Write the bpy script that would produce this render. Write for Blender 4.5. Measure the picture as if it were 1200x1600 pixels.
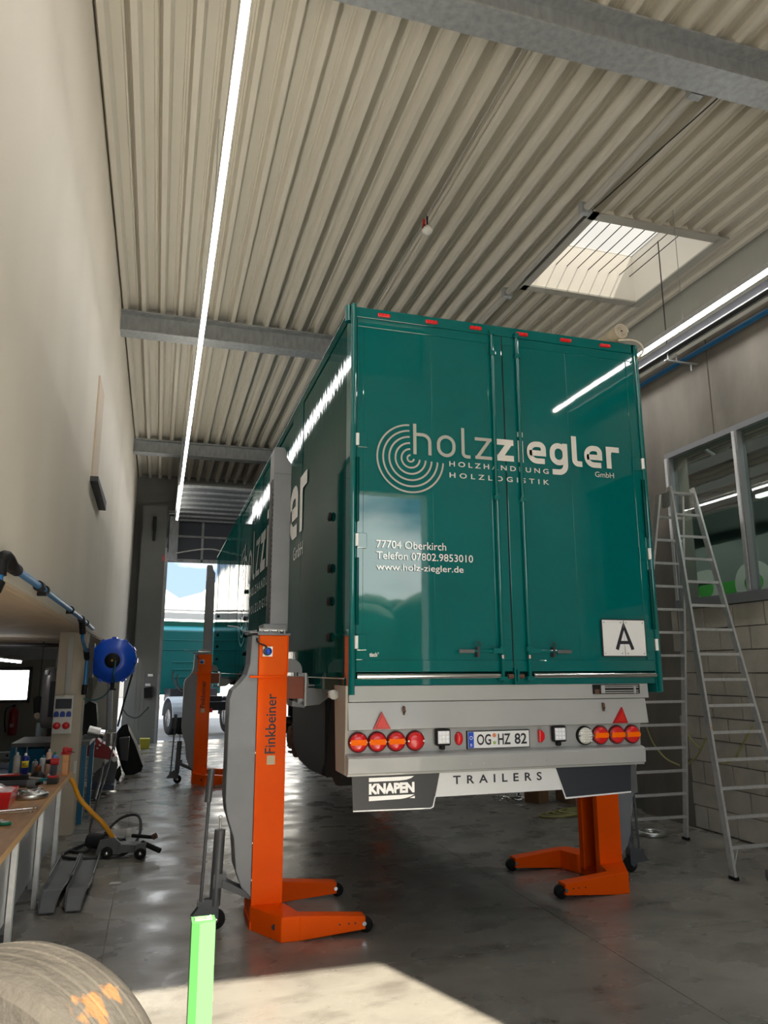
import bpy, bmesh, math, random
from math import sin, cos, pi, radians as R
from mathutils import Vector, Matrix
random.seed(7)
for o in list(bpy.data.objects): bpy.data.objects.remove(o)
SC = bpy.context.scene
COL = SC.collection

# ------------------------------------------------------------------ camera
# X to the right across the hall, Y along the hall, Z up, metres
H = 1.95
yaw, pitch, roll = R(16.62), R(11.95), R(-.14)
fw = Vector((sin(yaw)*cos(pitch), cos(yaw)*cos(pitch), sin(pitch)))
r0 = Vector((cos(yaw), -sin(yaw), 0)); u0 = r0.cross(fw)
rt = r0*cos(roll)+u0*sin(roll); up = -r0*sin(roll)+u0*cos(roll)
cam = bpy.data.cameras.new('camera'); co = bpy.data.objects.new('camera', cam); COL.objects.link(co)
cam.sensor_fit = 'VERTICAL'; cam.sensor_height = 32; cam.lens = 1165/1600*32
cam.clip_start = .05; cam.clip_end = 600
co.matrix_world = Matrix(((rt.x, up.x, -fw.x, 0), (rt.y, up.y, -fw.y, 0), (rt.z, up.z, -fw.z, H), (0, 0, 0, 1)))
SC.camera = co

# ------------------------------------------------------------------ sky, sun, exposure
SC.view_settings.view_transform = 'Standard'; SC.view_settings.look = 'None'
SC.view_settings.gamma = 1; SC.view_settings.use_curve_mapping = False
SC.view_settings.exposure = 0.8
SKY = 1.6; SUN = 13.0; STRIP = 18.0; STRIP_UP = 15.0
w = bpy.data.worlds.new('sky'); SC.world = w; w.use_nodes = True
nt = w.node_tree; nt.nodes.clear()
def N(t, **k):
    n = nt.nodes.new(t)
    for a, b in k.items():
        if a in n.inputs.keys(): n.inputs[a].default_value = b
        else: setattr(n, a, b)
    return n
tc = N('ShaderNodeTexCoord'); sx = N('ShaderNodeSeparateXYZ'); nt.links.new(tc.outputs['Generated'], sx.inputs[0])
grad = N('ShaderNodeValToRGB'); nt.links.new(sx.outputs['Z'], grad.inputs[0])
e = grad.color_ramp.elements
e[0].position = 0.0; e[0].color = (.25, .32, .41, 1)
e[1].position = .7; e[1].color = (.16, .29, .52, 1)
g2 = e.new(.12); g2.color = (.22, .31, .45, 1)
mp = N('ShaderNodeMapping'); mp.inputs['Scale'].default_value = (1, 1, 2.4); nt.links.new(tc.outputs['Generated'], mp.inputs[0])
nz = N('ShaderNodeTexNoise', Scale=2.6, Detail=6.0, Roughness=.55); nt.links.new(mp.outputs[0], nz.inputs['Vector'])
cr = N('ShaderNodeValToRGB'); nt.links.new(nz.outputs['Fac'], cr.inputs[0])
cr.color_ramp.elements[0].position = .42; cr.color_ramp.elements[1].position = .60
mx = N('ShaderNodeMix', data_type='RGBA'); mx.inputs[7].default_value = (1.5, 1.5, 1.46, 1)
nt.links.new(cr.outputs[0], mx.inputs[0]); nt.links.new(grad.outputs[0], mx.inputs[6])
bg = N('ShaderNodeBackground', Strength=SKY); nt.links.new(mx.outputs[2], bg.inputs[0])
ow = N('ShaderNodeOutputWorld'); nt.links.new(bg.outputs[0], ow.inputs[0])
sd = bpy.data.lights.new('sun', 'SUN'); sd.energy = SUN; sd.angle = R(.6); sd.color = (1, .9, .74)
so = bpy.data.objects.new('sun', sd); COL.objects.link(so)
el = R(36); sdir = Vector((-.362*cos(el), .932*cos(el), -sin(el)))
so.rotation_euler = sdir.to_track_quat('-Z', 'Y').to_euler()

# ------------------------------------------------------------------ materials
MT = {}
def mat(name, col, rough=.5, metal=0, coat=0, noise=0, nscale=8, bump=0, bscale=30, emit=None, es=0, alpha=1, trans=0, stretch=(1,1,1), spec=.5, col2=None, rvar=0, detail=4, cior=1.5):
    if name in MT: return MT[name]
    m = bpy.data.materials.new(name); m.use_nodes = True; t = m.node_tree; b = t.nodes['Principled BSDF']
    c = (*col, 1)
    b.inputs['Base Color'].default_value = c; b.inputs['Roughness'].default_value = rough
    b.inputs['Metallic'].default_value = metal; b.inputs['Coat Weight'].default_value = coat
    b.inputs['Coat Roughness'].default_value = .03; b.inputs['Coat IOR'].default_value = cior; b.inputs['Specular IOR Level'].default_value = spec
    if trans: b.inputs['Transmission Weight'].default_value = trans
    if alpha < 1: b.inputs['Alpha'].default_value = alpha
    if emit: b.inputs['Emission Color'].default_value = (*emit, 1); b.inputs['Emission Strength'].default_value = es
    if noise or bump or col2 or rvar:
        tcn = t.nodes.new('ShaderNodeTexCoord'); mpn = t.nodes.new('ShaderNodeMapping'); mpn.inputs['Scale'].default_value = stretch
        t.links.new(tcn.outputs['Object'], mpn.inputs[0])
        n = t.nodes.new('ShaderNodeTexNoise'); n.inputs['Scale'].default_value = nscale; n.inputs['Detail'].default_value = detail
        t.links.new(mpn.outputs[0], n.inputs['Vector'])
        if noise or col2:
            rp = t.nodes.new('ShaderNodeValToRGB'); t.links.new(n.outputs['Fac'], rp.inputs[0])
            rp.color_ramp.elements[0].position = .3; rp.color_ramp.elements[1].position = .7
            a = col2 or tuple(max(0, v*(1-noise)) for v in col); d = col if col2 else tuple(min(1, v*(1+noise)) for v in col)
            rp.color_ramp.elements[0].color = (*a, 1); rp.color_ramp.elements[1].color = (*d, 1)
            t.links.new(rp.outputs[0], b.inputs['Base Color'])
        if rvar:
            mr = t.nodes.new('ShaderNodeMapRange'); mr.inputs['From Min'].default_value = .35; mr.inputs['From Max'].default_value = .65
            mr.inputs['To Min'].default_value = max(.02, rough-rvar); mr.inputs['To Max'].default_value = min(1, rough+rvar)
            t.links.new(n.outputs['Fac'], mr.inputs['Value']); t.links.new(mr.outputs[0], b.inputs['Roughness'])
        if bump:
            n2 = t.nodes.new('ShaderNodeTexNoise'); n2.inputs['Scale'].default_value = bscale; n2.inputs['Detail'].default_value = 3
            t.links.new(mpn.outputs[0], n2.inputs['Vector'])
            bp = t.nodes.new('ShaderNodeBump'); bp.inputs['Strength'].default_value = bump; bp.inputs['Distance'].default_value = .01
            t.links.new(n2.outputs['Fac'], bp.inputs['Height']); t.links.new(bp.outputs[0], b.inputs['Normal'])
            if coat: t.links.new(bp.outputs[0], b.inputs['Coat Normal'])
    MT[name] = m; return m

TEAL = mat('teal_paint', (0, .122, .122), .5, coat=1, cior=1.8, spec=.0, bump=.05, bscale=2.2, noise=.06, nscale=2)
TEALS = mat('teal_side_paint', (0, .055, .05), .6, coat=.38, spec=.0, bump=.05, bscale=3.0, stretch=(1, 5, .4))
TEALR = mat('teal_truck_paint', (0, .10, .10), .4, coat=.4)
ORANGE = mat('orange_paint', (.98, .105, .0), .55, coat=.03, spec=.1, noise=.05, nscale=3)
GREYJ = mat('grey_jack_paint', (.205, .217, .24), .42, noise=.06, nscale=5)
GREYB = mat('grey_bumper_paint', (.38, .39, .388), .4, coat=.3, noise=.05, nscale=3)
GREYT = mat('grey_tow_paint', (.075, .08, .09), .4, noise=.08, nscale=9)
GREYD = mat('grey_dark_paint', (.10, .105, .11), .45, noise=.15, nscale=9)
BLACK = mat('black_plastic', (.008, .008, .009), .55, spec=.25)
RUBBER = mat('black_rubber', (.012, .012, .012), .8, spec=.2, noise=.2, nscale=20)
CHROME = mat('bright_steel', (.72, .72, .71), .18, metal=1)
STEEL = mat('brushed_steel', (.5, .5, .49), .38, metal=1, noise=.12, nscale=30)
ALU = mat('aluminium', (.62, .63, .64), .36, metal=.6, noise=.08, nscale=25)
GALV = mat('galvanised_steel', (.33, .35, .36), .5, metal=.3, noise=.16, nscale=5, stretch=(3, 3, 1))
WHITE = mat('white_print', (.84, .85, .86), .4, coat=1, cior=1.7)
LOGOG = mat('silver_print', (.42, .43, .40), .4, coat=1, cior=1.6)
LOGOW = mat('cream_print', (.70, .69, .66), .4, coat=1, cior=1.6)
INK = mat('dark_print', (.02, .02, .03), .5)
RED = mat('red_lens', (.66, .012, .016), .25, coat=.35)
AMBER = mat('amber_lens', (1, .16, .0), .5, spec=.1)
CLEAR = mat('clear_lens', (.62, .62, .55), .12, coat=1)
LEDW = mat('white_led_lens', (.75, .77, .82), .2, coat=1)
REDP = mat('red_plastic', (.42, .015, .02), .4)
BLUEP = mat('blue_plastic', (.008, .085, .62), .35, coat=.2)
BLUEPIPE = mat('blue_pipe', (.02, .17, .42), .35)
BLUESOCK = mat('blue_socket', (.01, .045, .30), .4)
BLUEC = mat('blue_cabinet_paint', (.0, .11, .21), .45)
YELLOW = mat('yellow_paint', (.75, .33, .01), .4)
YELP = mat('yellow_plastic', (.45, .42, .04), .5)
GREENP = mat('pale_green_paint', (.08, .29, .08), .5)
GREENT = mat('green_tape', (.0, .22, .10), .5)
WHITEP = mat('white_plastic', (.6, .6, .58), .45)
WOODB = mat('bench_wood', (.40, .22, .10), .45, noise=.18, nscale=4, stretch=(6, 1, 6))
WOODE = mat('bench_edge', (.62, .40, .18), .5)
WOODBL = mat('wood_block', (.62, .30, .12), .6, noise=.15, nscale=10, stretch=(1, 1, 6))
CARD = mat('cardboard', (.28, .16, .08), .85, noise=.1, nscale=6)
DECK = mat('cream_deck_steel', (.55, .52, .445), .5)
DECKB = mat('roof_backing', (.2, .2, .19), .8)
PLAST = mat('cream_plaster', (.60, .555, .475), .75, noise=.07, nscale=1.1, bump=.35, bscale=5, stretch=(1, .4, .25))
SOFF = mat('soffit_board', (.56, .46, .34), .7, noise=.06, nscale=2, stretch=(6, 1, 1))
PLAIN = mat('grey_wall_paint', (.36, .36, .32), .7, noise=.05, nscale=2)
PANELW = mat('grey_panel', (.16, .165, .155), .6, noise=.06, nscale=2)
CONC = mat('raw_concrete', (.215, .195, .165), .85, col2=(.12, .108, .092), nscale=1.6, bump=.5, bscale=14, stretch=(1, 1, .45), detail=8)
BLOCKM = mat('sand_block', (.42, .395, .345), .85, noise=.16, nscale=3, bump=.4, bscale=25)
MORTAR = mat('mortar', (.17, .155, .135), .95, noise=.1, nscale=8)
DARKROOM = mat('dark_room', (.13, .145, .135), .8)
BANNER = mat('green_banner', (.04, .25, .03), .6)
DARKC = mat('dark_metal', (.03, .03, .035), .5, noise=.2, nscale=12)
RUST = mat('rust_brown', (.11, .055, .035), .7, noise=.3, nscale=14)
BROWNRED = mat('red_oxide_paint', (.27, .07, .035), .5)
BEIGEF = mat('beige_tarp', (.42, .36, .26), .8, noise=.15, nscale=12)
YARD = mat('yard_concrete', (.62, .58, .51), .85, noise=.06, nscale=.6)
BWALL = mat('white_cladding', (.82, .82, .8), .7)
TYRE = mat('dusty_tyre', (.075, .069, .059), .9, spec=.15, col2=(.026, .023, .02), nscale=3.2, bump=1, bscale=26, detail=9)
TYREO = mat('orange_rust_stain', (.45, .20, .07), .85)
CABLE = mat('dark_cable', (.015, .016, .018), .6)
GLASSP = mat('clear_plastic', (.7, .8, .85), .1, alpha=.45)
YHOSE = mat('yellow_green_hose', (.36, .34, .12), .5)
STRIPM = mat('light_strip_diffuser', (.9, .9, .9), .5, emit=(1, .98, .96), es=STRIP)
STRIPU = mat('light_strip_upper_lens', (.9, .9, .9), .5, emit=(1, .93, .80), es=STRIP_UP)  # added upward glow that brightens the roof, not a lens of the strip
SCREEN = mat('cab_tail_lamp', (.4, .01, .01), .3)
FOLI = mat('hedge_green', (.035, .06, .02), .9, noise=.5, nscale=3)

# glass for windows: thin panes
def glass_mat(name, tint, a):
    m = bpy.data.materials.new(name); m.use_nodes = True; t = m.node_tree; t.nodes.clear()
    o = t.nodes.new('ShaderNodeOutputMaterial'); mixn = t.nodes.new('ShaderNodeMixShader')
    tr = t.nodes.new('ShaderNodeBsdfTransparent'); tr.inputs[0].default_value = (*tint, 1)
    gl = t.nodes.new('ShaderNodeBsdfGlossy'); gl.inputs['Roughness'].default_value = .02
    fr = t.nodes.new('ShaderNodeFresnel'); fr.inputs[0].default_value = 1.6
    ad = t.nodes.new('ShaderNodeMath'); ad.operation = 'ADD'; ad.inputs[1].default_value = a; ad.use_clamp = True
    ge = t.nodes.new('ShaderNodeNewGeometry'); iv = t.nodes.new('ShaderNodeMath'); iv.operation = 'SUBTRACT'; iv.inputs[0].default_value = 1
    ml = t.nodes.new('ShaderNodeMath'); ml.operation = 'MULTIPLY'      # an exit face of the pane must not reflect totally
    t.links.new(ge.outputs['Backfacing'], iv.inputs[1]); t.links.new(ad.outputs[0], ml.inputs[0]); t.links.new(iv.outputs[0], ml.inputs[1])
    t.links.new(fr.outputs[0], ad.inputs[0]); t.links.new(ml.outputs[0], mixn.inputs[0])
    t.links.new(tr.outputs[0], mixn.inputs[1]); t.links.new(gl.outputs[0], mixn.inputs[2]); t.links.new(mixn.outputs[0], o.inputs[0])
    return m
GLASS = glass_mat('window_glass', (.8, .86, .83), .03)
GLASS2 = glass_mat('annex_glass', (.95, .97, 1), .02)

def floor_mat():
    m = bpy.data.materials.new('worn_concrete_floor'); m.use_nodes = True; t = m.node_tree; b = t.nodes['Principled BSDF']
    L = t.links.new
    tcn = t.nodes.new('ShaderNodeTexCoord')
    def noise(sc, det, st=(1, 1, 1), dist=0):
        mpn = t.nodes.new('ShaderNodeMapping'); mpn.inputs['Scale'].default_value = st; L(tcn.outputs['Object'], mpn.inputs[0])
        n = t.nodes.new('ShaderNodeTexNoise'); n.inputs['Scale'].default_value = sc; n.inputs['Detail'].default_value = det
        n.inputs['Distortion'].default_value = dist; L(mpn.outputs[0], n.inputs['Vector']); return n.outputs['Fac']
    def ramp(src, p0, c0, p1, c1):
        r = t.nodes.new('ShaderNodeValToRGB'); L(src, r.inputs[0]); q = r.color_ramp.elements
        q[0].position = p0; q[0].color = (*c0, 1); q[1].position = p1; q[1].color = (*c1, 1); return r.outputs[0]
    base = ramp(noise(.9, 8), .3, (.165, .156, .138), .7, (.255, .242, .212))
    stain = ramp(noise(2.3, 10, (1, 1.5, 1), .1), .50, (1, 1, 1), .80, (.42, .40, .38))
    spots = ramp(noise(9, 4), .66, (1, 1, 1), .74, (.4, .38, .36))
    m1 = t.nodes.new('ShaderNodeMix'); m1.data_type = 'RGBA'; m1.blend_type = 'MULTIPLY'; m1.inputs[0].default_value = 1
    L(base, m1.inputs[6]); L(stain, m1.inputs[7])
    m2 = t.nodes.new('ShaderNodeMix'); m2.data_type = 'RGBA'; m2.blend_type = 'MULTIPLY'; m2.inputs[0].default_value = .7
    L(m1.outputs[2], m2.inputs[6]); L(spots, m2.inputs[7]); L(m2.outputs[2], b.inputs['Base Color'])
    mr = t.nodes.new('ShaderNodeMapRange'); L(noise(1.7, 9, (1, 1.3, 1), .1), mr.inputs[0])
    mr.inputs[1].default_value = .35; mr.inputs[2].default_value = .66; mr.inputs[3].default_value = .16; mr.inputs[4].default_value = .46
    L(mr.outputs[0], b.inputs['Roughness'])
    bp = t.nodes.new('ShaderNodeBump'); bp.inputs['Strength'].default_value = .22; bp.inputs['Distance'].default_value = .006
    L(noise(11, 8, (1, 1.7, 1), .3), bp.inputs['Height']); L(bp.outputs[0], b.inputs['Normal'])
    b.inputs['Specular IOR Level'].default_value = .6
    return m
FLOOR = floor_mat()

# ------------------------------------------------------------------ mesh builder
class MB:
    def __init__(s): s.v = []; s.f = []; s.sm = []; s.mi = []; s.m = 0
    def add(s, vs, fs, smooth=False):
        n = len(s.v); s.v += [tuple(p) for p in vs]
        for f in fs: s.f.append([i+n for i in f]); s.sm.append(smooth); s.mi.append(s.m)
        return s
    def box(s, x0, x1, y0, y1, z0, z1, rz=0, c=None, mtx=None):
        vs = [Vector((x, y, z)) for z in (z0, z1) for y in (y0, y1) for x in (x0, x1)]
        if rz:
            c = Vector(c or ((x0+x1)/2, (y0+y1)/2, 0)); M = Matrix.Rotation(rz, 3, 'Z'); vs = [M@(p-c)+c for p in vs]
        if mtx: vs = [mtx@p for p in vs]
        return s.add(vs, [(0,2,3,1), (4,5,7,6), (0,1,5,4), (2,6,7,3), (0,4,6,2), (1,3,7,5)])
    def prism(s, poly, a0, a1, axis='y', mtx=None):
        """poly: 2-D outline; axis y: poly is (x,z); axis x: poly is (y,z); axis z: poly is (x,y)"""
        n = len(poly)
        def P(p, a):
            q = {'y': (p[0], a, p[1]), 'x': (a, p[0], p[1]), 'z': (p[0], p[1], a)}[axis]
            return mtx@Vector(q) if mtx else q
        vs = [P(p, a0) for p in poly]+[P(p, a1) for p in poly]
        return s.add(vs, [tuple(range(n)), tuple(range(2*n-1, n-1, -1))]+[(i, i+n, (i+1) % n+n, (i+1) % n) for i in range(n)])
    def cyl(s, a, b, r, n=14, r2=None, caps=True, smooth=True):
        a = Vector(a); b = Vector(b); d = (b-a).normalized(); r2 = r if r2 is None else r2
        x = d.orthogonal().normalized(); y = d.cross(x)
        vs = [a+(x*cos(2*pi*i/n)+y*sin(2*pi*i/n))*r for i in range(n)]+[b+(x*cos(2*pi*i/n)+y*sin(2*pi*i/n))*r2 for i in range(n)]
        s.add(vs, [(i, (i+1) % n, (i+1) % n+n, i+n) for i in range(n)], smooth)
        if caps: s.add(vs, [tuple(range(n-1, -1, -1)), tuple(range(n, 2*n))])
        return s
    def tube(s, pts, r, n=8, closed=False):
        pts = [Vector(p) for p in pts]; k = len(pts); vs = []; prev = None
        for i, p in enumerate(pts):
            if closed: d = pts[(i+1) % k]-pts[i-1]
            else: d = (pts[min(i+1, k-1)]-pts[max(i-1, 0)])
            d.normalize()
            x = (prev-d*prev.dot(d)) if prev is not None else d.orthogonal()
            if x.length < 1e-5: x = d.orthogonal()
            x.normalize(); prev = x; y = d.cross(x)
            vs += [p+(x*cos(2*pi*j/n)+y*sin(2*pi*j/n))*r for j in range(n)]
        fs = [(i*n+j, i*n+(j+1) % n, ((i+1) % k)*n+(j+1) % n, ((i+1) % k)*n+j) for i in range(k if closed else k-1) for j in range(n)]
        s.add(vs, fs, True)
        if not closed: s.add(vs, [tuple(range(n-1, -1, -1)), tuple(range((k-1)*n, k*n))])
        return s
    def lathe(s, prof, c=(0,0,0), axis='z', n=24, smooth=True, mtx=None):
        """prof: (radius, along)"""
        vs = []
        for r, a in prof:
            for i in range(n):
                u, v = r*cos(2*pi*i/n), r*sin(2*pi*i/n)
                q = Vector({'z': (u, v, a), 'y': (u, a, v), 'x': (a, u, v)}[axis])
                vs.append((mtx@q if mtx else q)+Vector(c))
        k = len(prof)
        s.add(vs, [(i*n+j, i*n+(j+1) % n, (i+1)*n+(j+1) % n, (i+1)*n+j) for i in range(k-1) for j in range(n)], smooth)
        if prof[0][0] > 1e-6: s.add(vs, [tuple(range(n))])
        if prof[-1][0] > 1e-6: s.add(vs, [tuple(range((k-1)*n, k*n))])
        return s
    def build(s, name, mats, parent=None, bevel=0, label=None):
        me = bpy.data.meshes.new(name)
        ofs = Vector((0, 0, 0)); rz = 0
        if parent is not None and not parent.get('_local'):
            ofs = parent_origin(parent)
        me.from_pydata([tuple(Vector(p)-ofs) for p in s.v], [], s.f)
        for p, sm, mi in zip(me.polygons, s.sm, s.mi): p.use_smooth = sm; p.material_index = mi
        bm = bmesh.new(); bm.from_mesh(me)
        bmesh.ops.recalc_face_normals(bm, faces=bm.faces); bm.to_mesh(me); bm.free()
        for m in (mats if isinstance(mats, (list, tuple)) else [mats]): me.materials.append(m)
        o = bpy.data.objects.new(name, me); COL.objects.link(o)
        if parent is not None: o.parent = parent; 
        if parent is not None and parent.get('_local'): o['_local'] = 1
        if bevel:
            bv = o.modifiers.new('bevel', 'BEVEL'); bv.width = bevel; bv.segments = 2; bv.limit_method = 'ANGLE'; bv.angle_limit = R(40)
        if label: o['label'] = label
        return o
def parent_origin(p):
    v = Vector((0, 0, 0))
    while p is not None: v = v+Vector(p.location); p = p.parent
    return v
def thing(name, label, cat, loc=(0,0,0), rotz=0, group=None, local=False):
    o = bpy.data.objects.new(name, None); COL.objects.link(o); o.empty_display_size = .2
    o.location = loc; o.rotation_euler = (0, 0, rotz); o['label'] = label; o['category'] = cat
    if group: o['group'] = group
    if local: o['_local'] = 1
    return o
def tag(o, label, cat, group=None):
    o['label'] = label; o['category'] = cat
    if group: o['group'] = group
    return o
def struct(o): o['kind'] = 'structure'; return o
def recenter(o):
    """move a one-mesh thing's origin to its base centre"""
    me = o.data; xs = [v.co for v in me.vertices]
    c = Vector(((min(p.x for p in xs)+max(p.x for p in xs))/2, (min(p.y for p in xs)+max(p.y for p in xs))/2, min(p.z for p in xs)))
    me.transform(Matrix.Translation(-c)); o.location = c; return o
def dup_tree(o, parent=None):
    c = o.copy(); COL.objects.link(c); c.parent = parent
    for ch in list(o.children): dup_tree(ch, c)
    return c
def share(src, name, parent, loc, rot=(0,0,0)):
    c = src.copy(); c.name = name; COL.objects.link(c); c.parent = parent; c.location = loc; c.rotation_euler = rot; return c
def smooth_pts(pts, k=6, closed=False):
    """Catmull-Rom through the points"""
    P = [Vector(p) for p in pts]; n = len(P); out = []
    for i in range(n if closed else n-1):
        g = (lambda j: P[j % n]) if closed else (lambda j: P[max(0, min(n-1, j))])
        a, b, c, d = g(i-1), g(i), g(i+1), g(i+2)
        for q in range(k):
            t = q/k; out.append(.5*((2*b)+(c-a)*t+(2*a-5*b+4*c-d)*t*t+(3*b-a-3*c+d)*t**3))
    if not closed: out.append(P[-1])
    return out

# ------------------------------------------------------------------ lettering
def rpath(pts, rad, closed=False):
    """polyline with rounded corners; rad: one number or one per point"""
    n = len(pts); out = []
    rr = rad if isinstance(rad, (list, tuple)) else [rad]*n
    for i, p in enumerate(pts):
        p = Vector(p)
        if (not closed and i in (0, n-1)) or rr[i] <= 0: out.append(p); continue
        a = Vector(pts[i-1]); b = Vector(pts[(i+1) % n]); r = min(rr[i], (a-p).length*.499, (b-p).length*.499)
        q0 = p+(a-p).normalized()*r; q1 = p+(b-p).normalized()*r
        for k in range(7):
            t = k/6; out.append(q0*(1-t)**2+p*2*t*(1-t)*1.0+q1*t*t) if False else out.append(_arc(q0, p, q1, t))
    return out
def _arc(a, p, b, t):
    w = .7071; k0, k1, k2 = (1-t)**2, 2*t*(1-t)*w, t*t
    return (a*k0+p*k1+b*k2)/(k0+k1+k2)
def ribbon(mb, pts, w, f, th, closed=False):
    """flat ribbon of width w along 2-D pts; f maps (u,v,depth) to 3-D"""
    n = len(pts); L = []; Rr = []
    for i in range(n):
        a = pts[i-1] if (closed or i > 0) else None; b = pts[(i+1) % n] if (closed or i < n-1) else None
        p = pts[i]
        if a is None: d = (b-p).normalized(); nrm = Vector((-d.y, d.x)); m = 1
        elif b is None: d = (p-a).normalized(); nrm = Vector((-d.y, d.x)); m = 1
        else:
            d0 = (p-a).normalized(); d1 = (b-p).normalized(); n0 = Vector((-d0.y, d0.x)); n1 = Vector((-d1.y, d1.x))
            nrm = n0+n1
            if nrm.length < 1e-4: nrm = n0; m = 1
            else: nrm.normalize(); m = min(2.2, 1/max(.3, nrm.dot(n0)))
        L.append(p+nrm*w/2*m); Rr.append(p-nrm*w/2*m)
    vs = [f(p.x, p.y, th) for p in L]+[f(p.x, p.y, th) for p in Rr]
    mb.add(vs, [(i, (i+1) % n, (i+1) % n+n, i+n) for i in range(n if closed else n-1)])
def glyph(mb, ch, x0, x1, z0, zx, z1, w, f, th):
    """DIN-like letter in a box; zx = top of lower-case letters, z1 = ascender (or descender for g)"""
    h = w/2; V = lambda *a: [Vector(p) for p in a]; W = x1-x0; r = min(W, abs(zx-z0))*.46
    cnt = [0]
    def rb(pts, rad=0, closed=False): cnt[0] += 1; ribbon(mb, rpath(pts, rad, closed), w, f, th+.0007*cnt[0], closed)
    if ch == 'h':
        rb([(x0+h, z0), (x0+h, z1)]); rb([(x0+h, zx-h-.001), (x1-h, zx-h), (x1-h, z0)], r)
    elif ch == 'o': rb([(x0+h, z0+h), (x1-h, z0+h), (x1-h, zx-h), (x0+h, zx-h)], r, True)
    elif ch == 'l': rb([(x0+h, z1), (x0+h, z0+h), (x1, z0+h)], W*.6)
    elif ch == 'z':
        rb([(x0, zx-h), (x1, zx-h)]); rb([(x0, z0+h), (x1, z0+h)]); rb([(x1-w*.6, zx-h*.9), (x0+w*.6, z0+h*.9)])
    elif ch == 'i': rb([(x0+h, z0), (x0+h, zx)]); rb([(x0+h, z1-w*.85), (x0+h, z1)])
    elif ch == 'e':
        mz = (z0+zx)/2-h*.2
        rb([(x0+h, mz), (x1-h, mz), (x1-h, zx-h), (x0+h, zx-h), (x0+h, z0+h), (x1-h*.6, z0+h+.001)], [0, 0, r, r, r, 0])
    elif ch == 'g':
        rb([(x0+h, z0+h), (x1-h, z0+h), (x1-h, zx-h), (x0+h, zx-h)], r, True)
        rb([(x1-h, zx), (x1-h, z1+h), (x0+h*.8, z1+h)], r)
    elif ch == 'r':
        rb([(x0+h, z0), (x0+h, zx)]); rb([(x0+h, zx-w*1.5), (x0+h*1.4, zx-h), (x1, zx-h)], W*.4)
FONTC = {}
def text_mesh(s, bold=0, spacing=1):
    k = (s, bold, spacing)
    if k in FONTC: return FONTC[k]
    cu = bpy.data.curves.new('lettering', 'FONT'); cu.body = s; cu.resolution_u = 3; cu.offset = bold; cu.space_character = spacing
    ob = bpy.data.objects.new('lettering', cu); COL.objects.link(ob)
    dg = bpy.context.evaluated_depsgraph_get(); me = bpy.data.meshes.new_from_object(ob.evaluated_get(dg))
    vs = [v.co.copy() for v in me.vertices]; fs = [tuple(p.vertices) for p in me.polygons]
    bpy.data.objects.remove(ob); bpy.data.meshes.remove(me)
    x0 = min(p.x for p in vs); x1 = max(p.x for p in vs); y0 = min(p.y for p in vs); y1 = max(p.y for p in vs)
    r = ([((p.x-x0)/(x1-x0), (p.y-y0)/(y1-y0)) for p in vs], fs); FONTC[k] = r; return r
def put_text(mb, s, f, x0, x1, z0, z1, th=.0012, bold=0, spacing=1):
    vs, fs = text_mesh(s, bold, spacing)
    mb.add([f(x0+(x1-x0)*u, z0+(z1-z0)*v, th) for u, v in vs], fs)

# ================================================================== THE SETTING
WL, WR, YF, YB, ZC = -.87, 6.6, -.3, 22.8, 7.6
# floor slabs with open joints
base = MB().box(-6.6, 7.6, YF-.2, YB+.1, -.3, -.012).build('floor', MORTAR); struct(base)
xs = [-6.6, -3.7, -.25, 3.2, 7.6]; ys = [YF-.2, 1.9, 5.35, 8.78, 12.25, 15.8, 19.3, YB+.1]
for i in range(len(xs)-1):
    for j in range(len(ys)-1):
        MB().box(xs[i]+.003, xs[i+1]-.003, ys[j]+.003, ys[j+1]-.003, -.1, 0).build('floor_slab', FLOOR, base)
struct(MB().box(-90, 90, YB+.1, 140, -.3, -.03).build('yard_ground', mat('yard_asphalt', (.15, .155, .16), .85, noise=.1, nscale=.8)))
yd = MB().box(-90, 90, -90, YF-.2, -.3, -.03).box(-90, -6.6, YF-.2, YB+.1, -.3, -.03).box(12, 90, YF-.2, YB+.1, -.3, -.03)
struct(yd.build('yard_ground', YARD))

# left wall above the side bay, soffit, annex shell
wl = struct(MB().box(-1.12, WL, YF, YB, 2.46, 8.1).build('wall_left', PLAST))
MB().box(WL-.001, WL+.02, 9.05, 9.75, 4.15, 5.42).build('cover_board', mat('peach_board', (.50, .41, .31), .7), wl)
bk = MB(); bk.prism([(9.0, 4.10), (9.06, 4.10), (10.45, 4.05), (10.45, 4.17), (10.3, 4.17), (9.0, 4.16)], WL, WL+.09, 'x'); bk.build('wall_bracket', DARKC, wl)
so_ = struct(MB().box(-6.6, WL-.004, YF, 20.2, 2.44, 2.62).build('wall_lintel', SOFF))
for k in range(9): MB().box(-6.55, WL-.02, YF+.1+2.28*k, YF+.1+2.28*k+2.265, 2.425, 2.44).build('soffit_panel', SOFF, so_)
def pillar(y, label):
    t = MB().box(-1.2, WL, y, y+.32, 0, 2.425).build('pillar', PLAIN if y > 12 else mat('pillar_paint', (.46, .41, .33), .7, noise=.05, nscale=3), bevel=.008)
    recenter(t); return tag(t, label, 'pillar')
pil = pillar(10.3, 'square cream pillar at the far end of the workbench carrying the socket box')
pillar(16.2, 'square beige pillar standing beyond the blue hose reel')
aw = struct(MB().box(-6.6, -3.9, 20, 20.2, 0, 2.44).box(-3.9, -2.88, 20, 20.2, 0, 1.24).box(-3.9, -2.88, 20, 20.2, 2.0, 2.44).box(-2.88, -.87, 20, 20.2, 0, 2.44).build('wall_annex_back', PLAIN))
struct(MB().box(-6.8, -6.6, YF, 20.2, 0, 2.44).build('wall_annex_side', PLAIN))
struct(MB().box(-6.8, WL, YF-.2, YF, 0, 8.1).build('wall_annex_front', PLAIN))
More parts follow.
